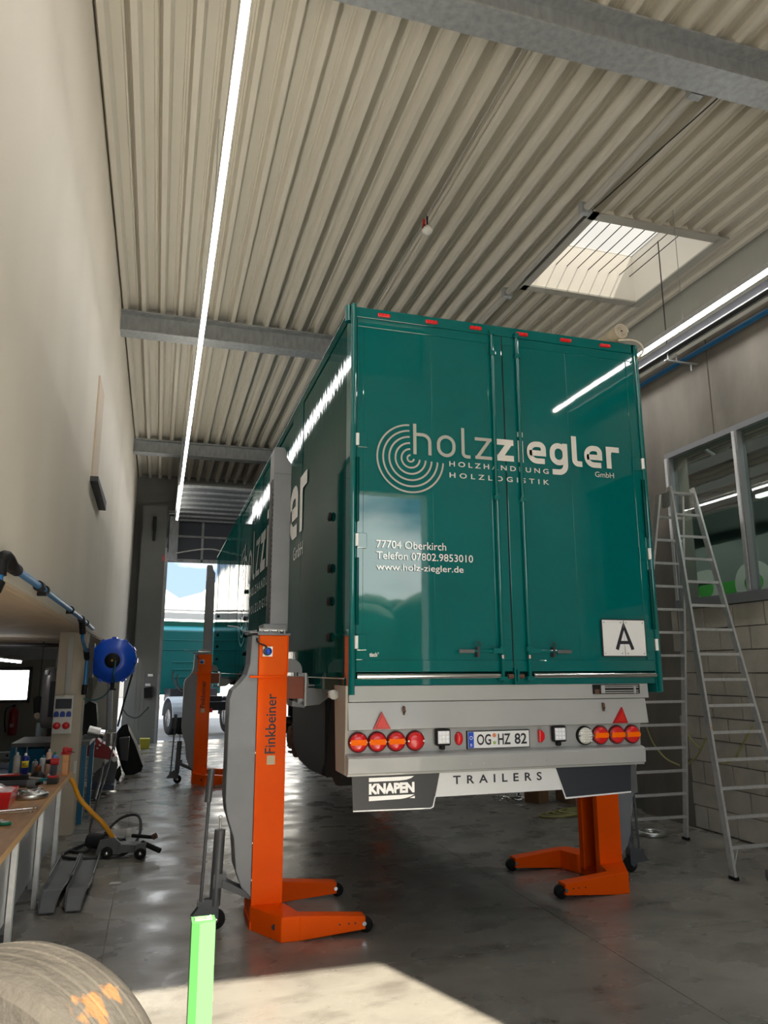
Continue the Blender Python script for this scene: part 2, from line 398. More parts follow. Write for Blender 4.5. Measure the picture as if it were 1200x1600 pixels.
wn = struct(MB().box(-3.92, -3.86, 19.95, 20.05, 1.2, 2.04).box(-2.93, -2.86, 19.95, 20.05, 1.2, 2.04).box(-3.9, -2.88, 19.95, 20.05, 1.96, 2.04).box(-3.9, -2.88, 19.95, 20.05, 1.2, 1.27).build('window_1', GREYD))
MB().box(-3.88, -2.91, 20.0, 20.01, 1.25, 1.98).build('pane', GLASS2, wn)

# back wall with the far gate opening
wb = MB().box(WL, .05, YB, YB+.25, 0, 8.1).box(4.2, 7.6, YB, YB+.25, 0, 8.1).box(.05, 4.2, YB, YB+.25, 6.62, 8.1)
wb = struct(wb.build('wall_back', PANELW))
for i in range(4):
    for j in range(2):
        MB().box(.09+1.03*i, .09+1.03*i+.97, YB+.03, YB+.09, 5.2+.7*j, 5.2+.7*j+.64).build('dark_panel', mat('blue_grey_panel', (.055, .065, .085), .5), wb)
fr = MB().box(.05, 4.2, YB-.03, YB+.1, 5.09, 5.19).box(.05, 4.2, YB-.03, YB+.1, 5.84, 5.9).box(.05, 4.2, YB-.03, YB+.1, 6.55, 6.64)
for i in range(5): fr.box(.03+1.03*i, .08+1.03*i+.02, YB-.03, YB+.1, 5.1, 6.6)
fr.build('panel_frame', GALV, wb)
ep = MB().box(-.64, .04, 22.25, 22.6, 0, 2.9).box(-.64, .04, 22.25, 22.6, 2.92, 6.65)
ep.build('end_panel', PANELW, wb)
for i in range(6): MB().box(-.62+.11*i, -.62+.11*i+.10, 22.235, 22.25, .05, 6.6).build('panel_strip', PANELW, wb)
d1 = struct(MB().box(.03, .09, 22.1, 22.9, 0, 5.4).box(.09, .12, 22.3, 22.36, 0, 5.3).box(4.15, 4.22, 22.1, 22.9, 0, 5.3).build('door_1', GALV))
MB().box(-.02, .10, 22.2, 22.3, 5.02, 5.2).build('stop_block', RED, d1)

# front wall with the near gate (behind the camera)
wf = MB().box(WL, 0, YF-.25, YF, 0, 8.1).box(3.86, 7.6, YF-.25, YF, 0, 8.1).box(0, 3.86, YF-.25, YF, 4.6, 6.5).box(0, 3.86, YF-.25, YF, 7.45, 8.1)
struct(wf.build('wall_front', PLAIN))
w2 = MB()
for x in (0, 1.34, 2.68, 4.02): w2.box(x-.03, x+.03, YF-.15, YF-.05, 6.5, 7.45)
w2 = struct(w2.build('window_2', GALV))
for x in (.03, 1.37, 2.71): MB().box(x, x+1.28, YF-.11, YF-.10, 6.52, 7.43).build('pane', glass_mat('dusty_glass', (.16, .17, .17), .05), w2)
struct(MB().box(-.05, .02, YF-.2, YF+.1, 0, 4.6).box(3.84, 3.91, YF-.2, YF+.1, 0, 4.6).build('door_2', GALV))

# right wall: blocks below, window band, concrete panels above
wr = struct(MB().box(6.64, 6.82, YF, 8.62, 0, 2.72).build('wall_right', MORTAR))
rnd = random.Random(3)
for c in range(10):
    z = .02+c*.27; y = YF+.02+(.25 if c % 2 else 0)
    while y < 8.55:
        L = min(.49, 8.6-y)
        if L > .1:
            dx = rnd.uniform(-.004, .004)
            MB().box(6.6+dx, 6.66, y, y+L-.012, z, z+.258).build('block', BLOCKM, wr)
        y += .5
cw = MB().box(6.72, 6.95, 8.6, YB, 0, 4.9).build('concrete_wall', mat('grey_render', (.17, .17, .155), .9, noise=.12, nscale=2, bump=.3, bscale=8), wr)
pz = [(-.3, 3.3), (3.32, 7.46), (7.48, 11.6), (11.62, 15.7), (15.72, 19.2), (19.22, 22.8)]
for a, b in pz: MB().box(6.6, 6.95, a, b, 4.86, 6.16).build('concrete_panel', CONC, wr)
MB().box(6.6, 6.95, 8.44, 9.5, 0.0, 4.86).build('concrete_pier', CONC, wr)
MB().box(6.95, 7.46, YF, YB, 6.0, 6.14).build('wall_ledge', CONC, wr)
struct(MB().box(7.45, 7.6, YF, YB, 6.0, 8.1).build('wall_right_upper', PLAIN))
# ribbon window
wy = [-.2, 1.9, 4.5, 7.12, 8.4]
w3 = MB().box(6.58, 6.74, -.25, 8.44, 4.79, 4.86).box(6.56, 6.74, -.25, 8.44, 2.72, 2.84)
for y in wy: w3.box(6.58, 6.70, y-.045, y+.045, 2.84, 4.79)
w3 = struct(w3.build('window_3', mat('grey_window_frame', (.20, .21, .225), .4, metal=.2)))
bd = MB()
for y in wy: bd.box(6.565, 6.585, y-.02, y+.03, 2.84, 4.79)
bd.build('glazing_bead', ALU, w3)
for a, b in zip(wy[:-1], wy[1:]): MB().box(6.65, 6.66, a+.045, b-.045, 2.84, 4.79).build('pane', GLASS, w3)
# the room seen through it
rm = MB().box(11.5, 11.6, YF, 16, 0, 6).box(6.95, 11.6, 16, 16.1, 0, 6).box(6.95, 11.6, YF-.1, YF, 0, 6).box(6.95, 11.6, YF, 16, 5.9, 6).box(6.95, 11.6, YF, 16, -.1, 0)
rm = struct(rm.build('wall_side_room', DARKROOM))
rb = MB()
for k in range(14): rb.box(7.0+.32*k, 7.1+.32*k, YF, 16, 5.82, 5.9)
rb.build('roof_rib', PLAIN, rm)
t = thing('roof_truss', 'dark lattice roof truss seen through the right-hand window', 'truss', (9, 8, 4.9))
for k in range(3):
    MB().box(8.0+k*1.1, 8.12+k*1.1, YF+.1, 15.9, 5.0, 5.16).build('chord', BLACK, t)
m = MB()
for k in range(6): m.cyl((8.06, 1+2*k, 5.05), (8.06, 2+2*k, 5.85), .03, 6).cyl((8.06, 2+2*k, 5.85), (8.06, 3+2*k, 5.05), .03, 6)
m.build('diagonal', BLACK, t)
t = MB().box(8.9, 8.94, 8.3, 12.6, 1.3, 4.0); t.m = 1; t.box(8.88, 8.9, 8.3, 12.6, 2.2, 3.35)
f8 = lambda u, v, th: (8.875-th, u, v)
t.m = 2
for a, ch in ((12.1, 'o'), (11.0, 'o'), (9.9, 'r')): glyph(t, 'o', a-.8, a, 2.95, 3.6, 3.6, .2, f8, .004)
tag(recenter(t.build('banner', [DARKROOM, BANNER, PLAIN])), 'green and grey banner hanging in the room behind the window', 'banner')
t = MB().box(9.2, 9.6, 9.0, 9.6, .0, 3.2)
tag(recenter(t.build('cupboard', PLAIN)), 'pale tall cupboard behind the right-hand window', 'cupboard')
t = MB().box(8.6, 8.68, 5.0, 9.0, 4.50, 4.55); t = recenter(t.build('tube_light', mat('room_tube', (.8, .8, .8), .5, emit=(.9, 1, .95), es=1.3)))
tag(t, 'thin pale tube lamp hanging in the room behind the right window', 'lamp')
for i, x in enumerate((7.2, 7.9)):  # glowing strips added above the view to brighten this room
    t = MB().box(x, x+.15, 3.0, 14.0, 5.76, 5.81); t = recenter(t.build('ceiling_lamp', mat('room_ceiling_lamp', (.8, .8, .8), .5, emit=(.92, 1, .95), es=9)))
    tag(t, ['long ceiling lamp of the room behind the window, nearer row', 'long ceiling lamp of the room behind the window, farther row'][i], 'lamp')

# ceiling: trapezoidal steel deck in single sheets
ce = struct(MB().box(-1.1, 5.0, YF-.2, YB+.2, 7.80, 7.95).box(6.98, 7.7, YF-.2, YB+.2, 7.80, 7.95).box(5.0, 6.98, YF-.2, 7.40, 7.80, 7.95).box(5.0, 6.98, 9.22, YB+.2, 7.80, 7.95).build('ceiling', DECKB))
P_ = .28
def sheet_mesh(n, L):
    prof = []
    for k in range(n):
        x = k*P_
        prof += [(x, .115), (x+.03, .115), (x+.038, .105), (x+.055, .105), (x+.063, .115), (x+.085, .115), (x+.102, .058), (x+.098, .052), (x+.118, 0), (x+.178, 0), (x+.198, .052), (x+.194, .058), (x+.211, .115)]
    prof.append((n*P_, .115))
    m = MB(); k = len(prof)
    for y in (0, L): m.v += [(x, y, z) for x, z in prof]
    for i in range(k-1): m.f.append([i, i+1, i+1+k, i+k]); m.sm.append(False); m.mi.append(0)
    return m
SH = {}
def sheet(x, n, y0, y1):
    key = (n, round(y1-y0, 3))
    if key not in SH:
        o = sheet_mesh(n, y1-y0).build('deck_sheet', DECK); o.parent = ce; SH[key] = o
        sl = o.modifiers.new('t', 'SOLIDIFY'); sl.thickness = .0015
    else: o = share(SH[key], 'deck_sheet', ce, (0, 0, 0))
    o.location = (x, y0, ZC)
X0 = -.95
for (a, b) in ((YF-.1, 4.8), (4.805, 11.85), (11.855, 18.9), (18.905, YB)):
    k = 0
    while X0+P_*3*k < 7.5:
        x = X0+P_*3*k
        if a < 8 < b and 4.8 < x < 6.9:
            if k == 7 or True:
                sheet(x, 3, a, 7.40); sheet(x, 3, 9.22, b)
                if x > 6.5: sheet(X0+P_*28, 2, 7.40, 9.22)
        else: sheet(x, 3, a, b)
        k += 1
SKX0, SKX1 = X0+P_*21, X0+P_*28          # 4.93 .. 6.89 -> opening
sk = struct(MB().box(SKX0-.02, SKX0+.10, 7.30, 9.32, 7.575, 7.60).box(SKX1-.02, SKX1+.12, 7.30, 9.32, 7.575, 7.60).box(SKX0, SKX1, 7.30, 7.44, 7.575, 7.60).box(SKX0, SKX1, 9.18, 9.32, 7.575, 7.60).build('window_4', mat('curb_flange', (.40, .39, .35), .5)))
wm = mat('white_curb_panel', (.80, .77, .71), .5)
MB().box(SKX0+.06, SKX0+.10, 7.40, 9.22, 7.6, 8.40).box(SKX1-.02, SKX1+.02, 7.40, 9.22, 7.6, 8.40).box(SKX0+.06, SKX1+.02, 7.38, 7.42, 7.6, 8.40).box(SKX0+.06, SKX1+.02, 9.20, 9.24, 7.6, 8.40).build('curb', wm, sk)
gb = MB()
for k in range(10):
    MB().cyl((5.14+.185*k, 7.42, 8.02), (5.14+.185*k, 9.2, 8.02), .008, 6).build('grating_bar', DARKC, sk)
MB().cyl((SKX0+.1, 7.86, 8.03), (SKX1-.02, 7.86, 8.03), .012, 6).build('cross_bar', DARKC, sk)
def opal():
    m = bpy.data.materials.new('opal_dome'); m.use_nodes = True; t = m.node_tree; t.nodes.clear()
    o = t.nodes.new('ShaderNodeOutputMaterial'); mi = t.nodes.new('ShaderNodeMixShader'); mi.inputs[0].default_value = .25
    a = t.nodes.new('ShaderNodeBsdfTranslucent'); a.inputs[0].default_value = (.26, .255, .24, 1); b = t.nodes.new('ShaderNodeBsdfTransparent')
    t.links.new(a.outputs[0], mi.inputs[1]); t.links.new(b.outputs[0], mi.inputs[2]); t.links.new(mi.outputs[0], o.inputs[0]); return m
MB().box(SKX0+.1, SKX1-.02, 7.42, 9.2, 8.37, 8.39).build('dome_pane', opal(), sk)
m = MB()
for k in range(4): m.cyl((5.25+.08*k, 7.6, 8.36), (5.30+.09*k, 7.75+.03*k, 8.06), .012, 6)
m.build('opener_rod', STEEL, sk)
# little notches where the cut ribs meet the curb
for k in range(7):
    MB().tube([(SKX0+.17+P_*k, 7.30-.06*q/4, 7.60+.10*sin(q/4*1.57)) for q in range(5)], .006, 5).build('rib_closer', DARKC, sk)

# roof beams
def hbeam(y, label):
    t = thing('roof_beam', label, 'beam', (3.3, y, 7.25))
    MB().box(-.95, 7.5, y-.15, y+.15, 7.25, 7.272).build('bottom_flange', GALV, t, bevel=.002)
    MB().box(-.95, 7.5, y-.15, y+.15, 7.578, 7.598).build('top_flange', GALV, t)
    MB().box(-.95, 7.5, y-.006, y+.006, 7.27, 7.58).build('web', GALV, t)
hbeam(4.8, 'galvanised steel roof beam nearest, crossing the top right corner')
hbeam(11.85, 'grey steel roof beam running behind the trailer roof edge')
hbeam(18.9, 'grey steel roof beam farthest back before the raised gate')

# light strips
def light_strip(x, y0, y1, label, upm):
    t = thing('light_strip', label, 'lamp', (x, (y0+y1)/2, 6.0))
    MB().box(x-.03, x+.03, y0, y1, 6.035, 6.10).build('housing', ALU, t)
    n = int((y1-y0)/2.3+.5); L = (y1-y0)/n
    for k in range(n):
        MB().box(x-.023, x+.023, y0+L*k+.01, y0+L*(k+1)-.01, 6.005, 6.035).build('diffuser', STRIPM, t)
        MB().box(x-.02, x+.02, y0+L*k+.01, y0+L*(k+1)-.01, 6.10, 6.106).build('upper_lens', upm, t)  # glowing top face added to the strip to light the roof sheets
    k = 0; y = y0+.6
    while y < 18:
        MB().cyl((x, y, 6.1), (x, y, ZC+.02), .004, 5).build('hanging_chain', GALV, t); y += 1.75 if False else 3.1
light_strip(.296, .2, 20.97, 'long white light strip hanging along the left wall', STRIPU)
light_strip(5.89, .2, 20.97, 'long white light strip hanging along the right wall', mat('dim_upper_lens', (.8, .8, .8), .5, emit=(1, .93, .80), es=5))  # weaker added uplight here, keeps the right side darker
t = thing('busbar_rail', 'dark power rail running behind the right-hand light strip', 'rail', (6.2, 10, 5.95))
MB().box(6.10, 6.20, .2, 21, 5.98, 6.08).build('channel', DARKC, t)
MB().box(6.085, 6.10, .2, 21, 5.965, 5.98).box(6.20, 6.215, .2, 21, 5.965, 5.98).build('lip', GALV, t)
for y in (3.2, 7.65, 12, 16.5): 
    MB().cyl((6.15, y, 6.08), (6.15, y, ZC), .008, 6).build('hanger_rod', DARKC, t)
    MB().box(6.1, 6.6, y-.02, y+.02, 5.87, 5.885).cyl((6.5, y, 5.88), (6.5, y, 5.78), .012, 6).cyl((6.15, y, 5.88), (6.15, y, 5.98), .01, 6).cyl((6.28, y, 5.88), (6.28, y, 5.98), .01, 6).build('bracket', GALV, t)
t = MB().cyl((6.53, .2, 6.0), (6.53, 21, 6.0), .035, 10)
tag(recenter(t.build('compressed_air_pipe', BLUEPIPE)), 'straight blue air pipe along the top of the right concrete wall', 'pipe')
# ceiling services
m = MB().cyl((4.76, 4.98, 7.53), (4.76, 11.6, 7.53), .045, 10)
t = m.build('ceiling_duct', mat('duct_paint', (.42, .41, .37), .5)); recenter(t); tag(t, 'round cream pipe under the roof left of the skylight', 'pipe')
for y in (5.2, 7.2, 9.4): m = MB().box(4.69, 4.83, y-.04, y+.04, 7.46, 7.6).build('clamp', GALV, None); m.location = Vector((0, 0, 0))-Vector(t.location); m.parent = t
t = MB().tube([(5.1, 4.95, 7.56), (4.97, 6.2, 7.55), (4.88, 7.3, 7.56)], .008, 6); tag(recenter(t.build('cable', CABLE)), 'thin black cable hanging under the roof beside the skylight', 'cable')
t = MB().cyl((2.93, 4.98, 7.585), (3.0, 11.6, 7.585), .011, 6); t = recenter(t.build('conduit', mat('conduit_grey', (.33, .32, .29), .5))); tag(t, 'thin conduit along the roof leading to the smoke detector', 'conduit')
t = thing('smoke_detector', 'white smoke detector with red bracket on the roof sheets', 'detector', (2.96, 7.97, 7.36))
MB().lathe([(.0, 7.33), (.04, 7.335), (.065, 7.36), (.07, 7.385), (.05, 7.41), (.05, 7.43), (0, 7.43)], (2.96, 7.97, 0), n=18).build('sensor_head', mat('detector_white', (.75, .73, .68), .5), t)
MB().box(2.90, 2.925, 7.94, 8.0, 7.42, 7.52).box(2.9, 3.0, 7.94, 7.96, 7.42, 7.44).build('red_bracket', REDP, t)
MB().cyl((2.96, 7.97, 7.43), (2.96, 7.97, 7.6), .012, 6).build('stem', CABLE, t)

# raised sectional gate under the roof at the far end
t = thing('raised_sectional_gate', 'raised sectional gate lying under the roof at the far end', 'gate', (2.15, 20.3, 6.3))
for k in range(7): MB().box(.33, 4.0, 18.15+.62*k, 18.15+.62*k+.60, 6.33, 6.39).build('gate_panel', mat('gate_panel_paint', (.09, .095, .10), .5), t)
m = MB()
for k in range(8): m.box(.33, 4.0, 18.12+.62*k-.035, 18.12+.62*k+.035, 6.28, 6.33)
m.build('panel_stiffener', GALV, t)
MB().box(.24, .33, 18.0, 22.7, 6.28, 6.42).box(4.0, 4.09, 18.0, 22.7, 6.28, 6.42).build('track', GALV, t)
m = MB()
for y in (18.2, 20.3, 22.2): m.cyl((.28, y, 6.4), (.28, y, 7.6), .02, 6).cyl((4.05, y, 6.4), (4.05, y, 7.6), .02, 6)
m.build('hanger', GALV, t)
MB().box(.12, .38, 22.45, 22.6, 5.1, 6.4).build('side_rail', GALV, t)
t = MB().box(-.35, -.25, 22.1, 22.22, 5.9, 6.3).box(-.34, -.26, 22.12, 22.2, 5.6, 5.9); tag(recenter(t.build('control_box', BLACK)), 'small black control box high on the far left panel', 'box')
t = MB().tube(smooth_pts([(.35, 22.4, 5.3), (.9, 22.4, 5.42), (1.4, 22.4, 5.46), (1.9, 22.4, 5.33), (2.3, 22.4, 5.22)]), .02, 6); tag(recenter(t.build('looped_cable', WHITEP)), 'pale cable looped along the lintel of the far gate', 'cable')

# ================================================================== THE TRAILER
TX0, TX1, TY0, TY1, TZ0, TZ1 = 1.283, 3.833, 5.17, 18.8, 1.84, 4.71
T = thing('trailer', 'tall teal moving-floor box trailer raised on orange column lifts', 'trailer', ((TX0+TX1)/2, 12, .8))
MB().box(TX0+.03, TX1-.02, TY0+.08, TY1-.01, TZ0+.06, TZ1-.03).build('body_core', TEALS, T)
fr = MB().box(TX0, TX0+.05, TY0, TY0+.13, TZ0-.07, TZ1).box(TX1-.05, TX1, TY0, TY0+.13, TZ0-.07, TZ1)
fr.box(TX0, TX1, TY0+.0, TY0+.13, 4.625, TZ1).box(TX0+.02, TX1-.02, TY0+.01, TY0+.13, TZ0, TZ0+.05)
fr.cyl((TX0+.02, TY0-.01, TZ0-.06), (TX0+.02, TY0-.01, TZ1+.01), .022, 10).cyl((TX1-.02, TY0-.01, TZ0-.06), (TX1-.02, TY0-.01, TZ1-.02), .02, 10)
fr.cyl((TX0-.005, TY0+.05, 4.60), (TX0-.005, TY0+.05, 4.73), .03, 10)
FRM = fr.build('rear_frame', TEAL, T, bevel=.004)
# side panels with visible seams
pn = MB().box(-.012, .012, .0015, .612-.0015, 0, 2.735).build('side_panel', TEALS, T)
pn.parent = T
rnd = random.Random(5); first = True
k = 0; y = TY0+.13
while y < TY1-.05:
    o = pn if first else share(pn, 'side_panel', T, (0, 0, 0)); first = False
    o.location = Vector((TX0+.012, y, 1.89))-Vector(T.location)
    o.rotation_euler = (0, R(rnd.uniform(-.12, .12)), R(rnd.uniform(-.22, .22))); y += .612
pn.data.transform(Matrix.Translation(Vector(T.location)))
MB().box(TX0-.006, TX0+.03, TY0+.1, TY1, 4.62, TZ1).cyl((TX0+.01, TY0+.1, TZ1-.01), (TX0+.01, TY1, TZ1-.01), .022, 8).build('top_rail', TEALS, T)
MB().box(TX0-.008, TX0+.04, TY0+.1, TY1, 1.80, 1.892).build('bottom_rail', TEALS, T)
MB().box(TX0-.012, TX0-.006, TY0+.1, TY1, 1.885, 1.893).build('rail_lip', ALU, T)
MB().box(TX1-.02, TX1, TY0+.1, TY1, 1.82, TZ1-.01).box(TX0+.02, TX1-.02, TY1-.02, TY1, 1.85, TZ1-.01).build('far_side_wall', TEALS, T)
for ky in (5.78, 11.9, 17.6):
    for kz in (3.16, 2.74, 2.48, 2.2): MB().lathe([(0, -.0), (.03, 0), (.04, .015), (.032, .03), (0, .032)], (TX0-.030, ky, kz), 'x', 10).build('rubber_stop', BLACK, T)
# rear marker lights
for x in (1.545, 1.94, 2.32, 2.735, 3.14, 3.52):
    l = MB().box(x-.05, x+.05, TY0-.018, TY0+.002, 4.647, 4.675).build('marker_light', RED, T, bevel=.005)
    MB().cyl((x-.028, TY0-.017, 4.661), (x-.028, TY0-.022, 4.661), .009, 8).cyl((x+.028, TY0-.017, 4.661), (x+.028, TY0-.022, 4.661), .009, 8).cyl((x, TY0-.017, 4.661), (x, TY0-.022, 4.661), .009, 8).build('led', mat('bright_red_led', (.75, .03, .03), .2), l)
# doors
def door(xa, xb, seam, hinge_left):
    d = MB()
    d.box(xa, xb, TY0+.006, TY0+.045, 1.935, 4.62)
    D = d.build('door_leaf', TEAL, T, label='left teal rear door with the telephone number' if hinge_left else 'right teal rear door with the letter A sign')
    s0 = xa if hinge_left else xb
    m = MB()
    m.box(xa, xb, TY0-.001, TY0+.01, 1.935, 2.018).box(xa, xb, TY0-.001, TY0+.01, 4.548, 4.62)
    if hinge_left: m.box(xa, xa+.05, TY0-.001, TY0+.01, 2.018, 4.548).box(xb-.13, xb-.002, TY0-.001, TY0+.01, 2.018, 4.548)
    else: m.box(xb-.07, xb, TY0-.001, TY0+.01, 2.018, 4.548).box(xa+.002, xa+.13, TY0-.001, TY0+.01, 2.018, 4.548)
    m.build('door_frame', TEAL, D, bevel=.004)
    m = MB().cyl((seam, TY0+.006, 2.02), (seam, TY0+.006, 4.54), .0016, 6); m.build('sheet_seam', TEAL, D)
    rx = xb-.098 if hinge_left else xa+.118
    m = MB().cyl((rx, TY0-.028, 1.86), (rx, TY0-.028, 4.645), .0135, 12); rod = m.build('locking_bar', TEAL, D)
    for w2_, z, h2_ in ((.024, 4.45, .018), (.024, 3.25, .018), (.024, 2.10, .018), (.03, 1.885, .015), (.02, 4.63, .02)):
        MB().box(rx-w2_, rx+w2_, TY0-.048, TY0+.0, z-h2_, z+h2_).build('bar_keeper', TEAL, rod, bevel=.003)
    MB().cyl((rx, TY0-.028, 2.03), (rx, TY0-.028, 2.055), .019, 10).build('collar', CHROME, rod)
    sg = -1 if hinge_left else 1
    h = MB().box(min(rx, rx+sg*.08), max(rx, rx+sg*.08), TY0-.05, TY0-.02, 2.066, 2.105)
    h.box(min(rx+sg*.08, rx+sg*.23), max(rx+sg*.08, rx+sg*.23), TY0-.045, TY0-.035, 2.075, 2.093)
    h.build('handle_lever', TEAL, rod, bevel=.003)
    g = rx+sg*.23; MB().box(min(g, g+sg*.12), max(g, g+sg*.12), TY0-.05, TY0-.03, 2.068, 2.094).build('handle_grip', GREYD, rod, bevel=.004)
    m = MB().tube([(g-sg*.03+.02*cos(q*pi/5), TY0-.045, 2.13+.02*sin(q*pi/5)) for q in range(10)], .004, 5, True).box(g-sg*.03-.008, g-sg*.03+.008, TY0-.05, TY0, 2.04, 2.11)
    m.build('handle_lock', DARKC, rod)
    for z in ((3.63, 2.87, 2.14)):
        m = MB().box(*( (s0-.0, s0+.075) if hinge_left else (s0-.075, s0)), TY0-.012, TY0+.0, z-.055, z+.055)
        hb = m.build('hinge_strap', TEAL, D, bevel=.003)
        MB().cyl((s0-.003 if hinge_left else s0+.012, TY0-.022, z-.045), (s0-.003 if hinge_left else s0+.012, TY0-.022, z+.045), .014, 10).build('hinge_pin', mat('bright_hinge', (.8, .8, .8), .35), hb)
    for z in (3.25, 2.5): MB().cyl((s0, TY0-.022, z-.24), (s0, TY0-.022, z+.24), .013, 8).build('hinge_tube', TEALS, D)
    # stainless rub bar
    bx = (xa+.005, xb-.115) if hinge_left else (xa+.155, xb-.01)
    MB().cyl((bx[0], TY0-.012, 1.905), (bx[1], TY0-.012, 1.905), .019, 12).build('rub_bar', CHROME, D)
    return D
DL = door(1.335, 2.547, 1.935, True); DR = door(2.552, 3.785, 3.13, False)
MB().box(2.5465, 2.5525, TY0+.0, TY0+.02, 1.9, 4.62).build('door_gap_seal', BLACK, T)
m = MB().cyl((2.49, TY0-.02, 1.90), (2.535, TY0-.02, 1.90), .018, 8).cyl((2.57, TY0-.02, 1.90), (2.62, TY0-.02, 1.90), .018, 8)
m.build('latch_spring', RUST, T)
MB().box(2.542, 2.556, TY0-.03, TY0, 1.84, 1.96).box(2.562, 2.582, TY0-.035, TY0, 1.865, 1.95).build('latch_plate', TEAL, T)
# company lettering, used on the rear doors and, larger, on the side
def company(parent, f, sc=1, rings=True):
    th = .0012
    m = MB()
    for i in range(6):
        r = .058-0.0+i*.0; r = (.026, .073, .121, .170, .218, .264)[i]
        a0, a1 = R(92), R(360-4)
        n = 40; pts = [Vector((1.754+r*cos(a0+(a1-a0)*q/n), 3.519+r*sin(a0+(a1-a0)*q/n))) for q in range(n+1)]
        ribbon(m, pts, .0135, f, th)
    m.build('ring_emblem', LOGOG, parent)
    for mt, row in ((LOGOG, (('h', 1.776, 1.923, 3.555, 3.728, 3.798, .026), ('o', 1.968, 2.122, 3.552, 3.728, 3.8, .026), ('l', 2.172, 2.246, 3.556, 3.73, 3.80, .026), ('z', 2.286, 2.43, 3.558, 3.735, 3.8, .026))),
                    (LOGOW, (('z', 2.462, 2.618, 3.560, 3.738, 3.8, .047), ('i', 2.655, 2.702, 3.560, 3.74, 3.81, .047), ('e', 2.735, 2.905, 3.560, 3.745, 3.8, .045), ('g', 2.938, 3.10, 3.562, 3.748, 3.482, .045),
                             ('l', 3.14, 3.232, 3.564, 3.75, 3.82, .046), ('e', 3.255, 3.422, 3.566, 3.753, 3.8, .045), ('r', 3.46, 3.585, 3.570, 3.757, 3.8, .046)))):
        for g in row:
            m = MB(); glyph(m, *g, f, th); m.build('letter', mt, parent)
    for tx, a, b, c_, d_, bo, sp in (('GmbH', 3.345, 3.522, 3.490, 3.535, .0, 1), ('HOLZHANDLUNG', 2.068, 2.921, 3.482, 3.523, .012, 1.55), ('HOLZLOGISTIK', 2.068, 2.921, 3.392, 3.433, .012, 1.7)):
        m = MB(); put_text(m, tx, f, a, b, c_, d_, th, bold=bo, spacing=sp); m.build('lettering', LOGOW, parent)
frear = lambda u, v, th: (u, TY0-.0032-th, v)
company(DL, frear)
for tx, a, b, c_, d_, bo in (('77704 Oberkirch', 1.484, 2.028, 2.822, 2.880, .004), ('Telefon 07802.9853010', 1.484, 2.244, 2.740, 2.796, .004), ('www.holz-ziegler.de', 1.484, 2.164, 2.645, 2.708, .004), ('tisch*', 1.432, 1.503, 2.040, 2.072, .03)):
    m = MB(); put_text(m, tx, frear, a, b, c_, d_, bold=bo); m.build('lettering', WHITE, DL)
company(T, lambda u, v, th: (TX0-.004-th*2, 6.82+(3.589-u)*3.0, 3.25+(v-3.56)*3.0))
# folding letter A sign
s = MB().prism([(3.318, 2.045), (3.695, 2.045), (3.705, 2.055), (3.705, 2.325), (3.695, 2.336), (3.318, 2.336), (3.308, 2.325), (3.308, 2.055)], TY0-.016, TY0-.008).build('warning_sign', INK, DR)
for xa, xb in ((3.316, 3.505), (3.508, 3.697)): MB().box(xa, xb, TY0-.0185, TY0-.0155, 2.053, 2.328).build('sign_plate', WHITE, s)
fA = lambda u, v, th: (u, TY0-.0185-th, v)
m = MB(); ribbon(m, [Vector((3.435, 2.10)), Vector((3.506, 2.285)), Vector((3.577, 2.10))], .030, fA, .0015)
ribbon(m, [Vector((3.462, 2.155)), Vector((3.55, 2.155))], .026, fA, .0016); m.build('letter', INK, s)
m = MB()
for x in (3.33, 3.48, 3.53, 3.68):
    for z in (2.07, 2.31): m.cyl((x, TY0-.018, z), (x, TY0-.022, z), .006, 8)
m.box(3.504, 3.509, TY0-.022, TY0-.015, 2.05, 2.12).box(3.504, 3.509, TY0-.022, TY0-.015, 2.27, 2.33).build('rivet', STEEL, s)

# bumper fascia
B = MB().prism([(5.17, 1.84), (5.165, 1.732), (5.20, 1.732), (5.5, 1.732), (5.5, 1.84)], 1.285, 3.70, 'x').build('upper_fascia', GREYB, T, bevel=.003)
m = MB().prism([(5.172, 1.728), (5.148, 1.545), (5.165, 1.541), (5.45, 1.541), (5.45, 1.728)], 1.28, 3.67, 'x').build('sloped_fascia', GREYB, T, bevel=.003)
m = MB().box(3.66, 3.735, 5.30, 5.32, 1.55, 1.80).build('side_plate', GREYB, T)
MB().box(1.275, 3.61, 5.185, 5.45, 1.385, 1.541).build('lamp_bar', mat('bumper_recess', (.33, .34, .34), .45), T)
MB().prism([(5.19, 1.388), (5.125, 1.372), (5.11, 1.36), (5.118, 1.262), (5.135, 1.258), (5.138, 1.243), (5.45, 1.243), (5.45, 1.388)], 1.27, 3.60, 'x').build('lower_bumper', GREYB, T, bevel=.003)
m = MB().prism([(5.17, 1.84), (5.17, 1.55), (5.19, 1.25), (5.45, 1.25), (5.52, 1.84)], 1.262, 1.280, 'x').build('bumper_end', mat('warm_grey_paint', (.36, .33, .28), .5), T)
m = MB()
for x in (2.16, 2.26, 2.44, 2.60, 2.76): m.cyl((x, 5.122, 1.30), (x, 5.112, 1.30), .006, 8)
m.build('bolt', STEEL, T)
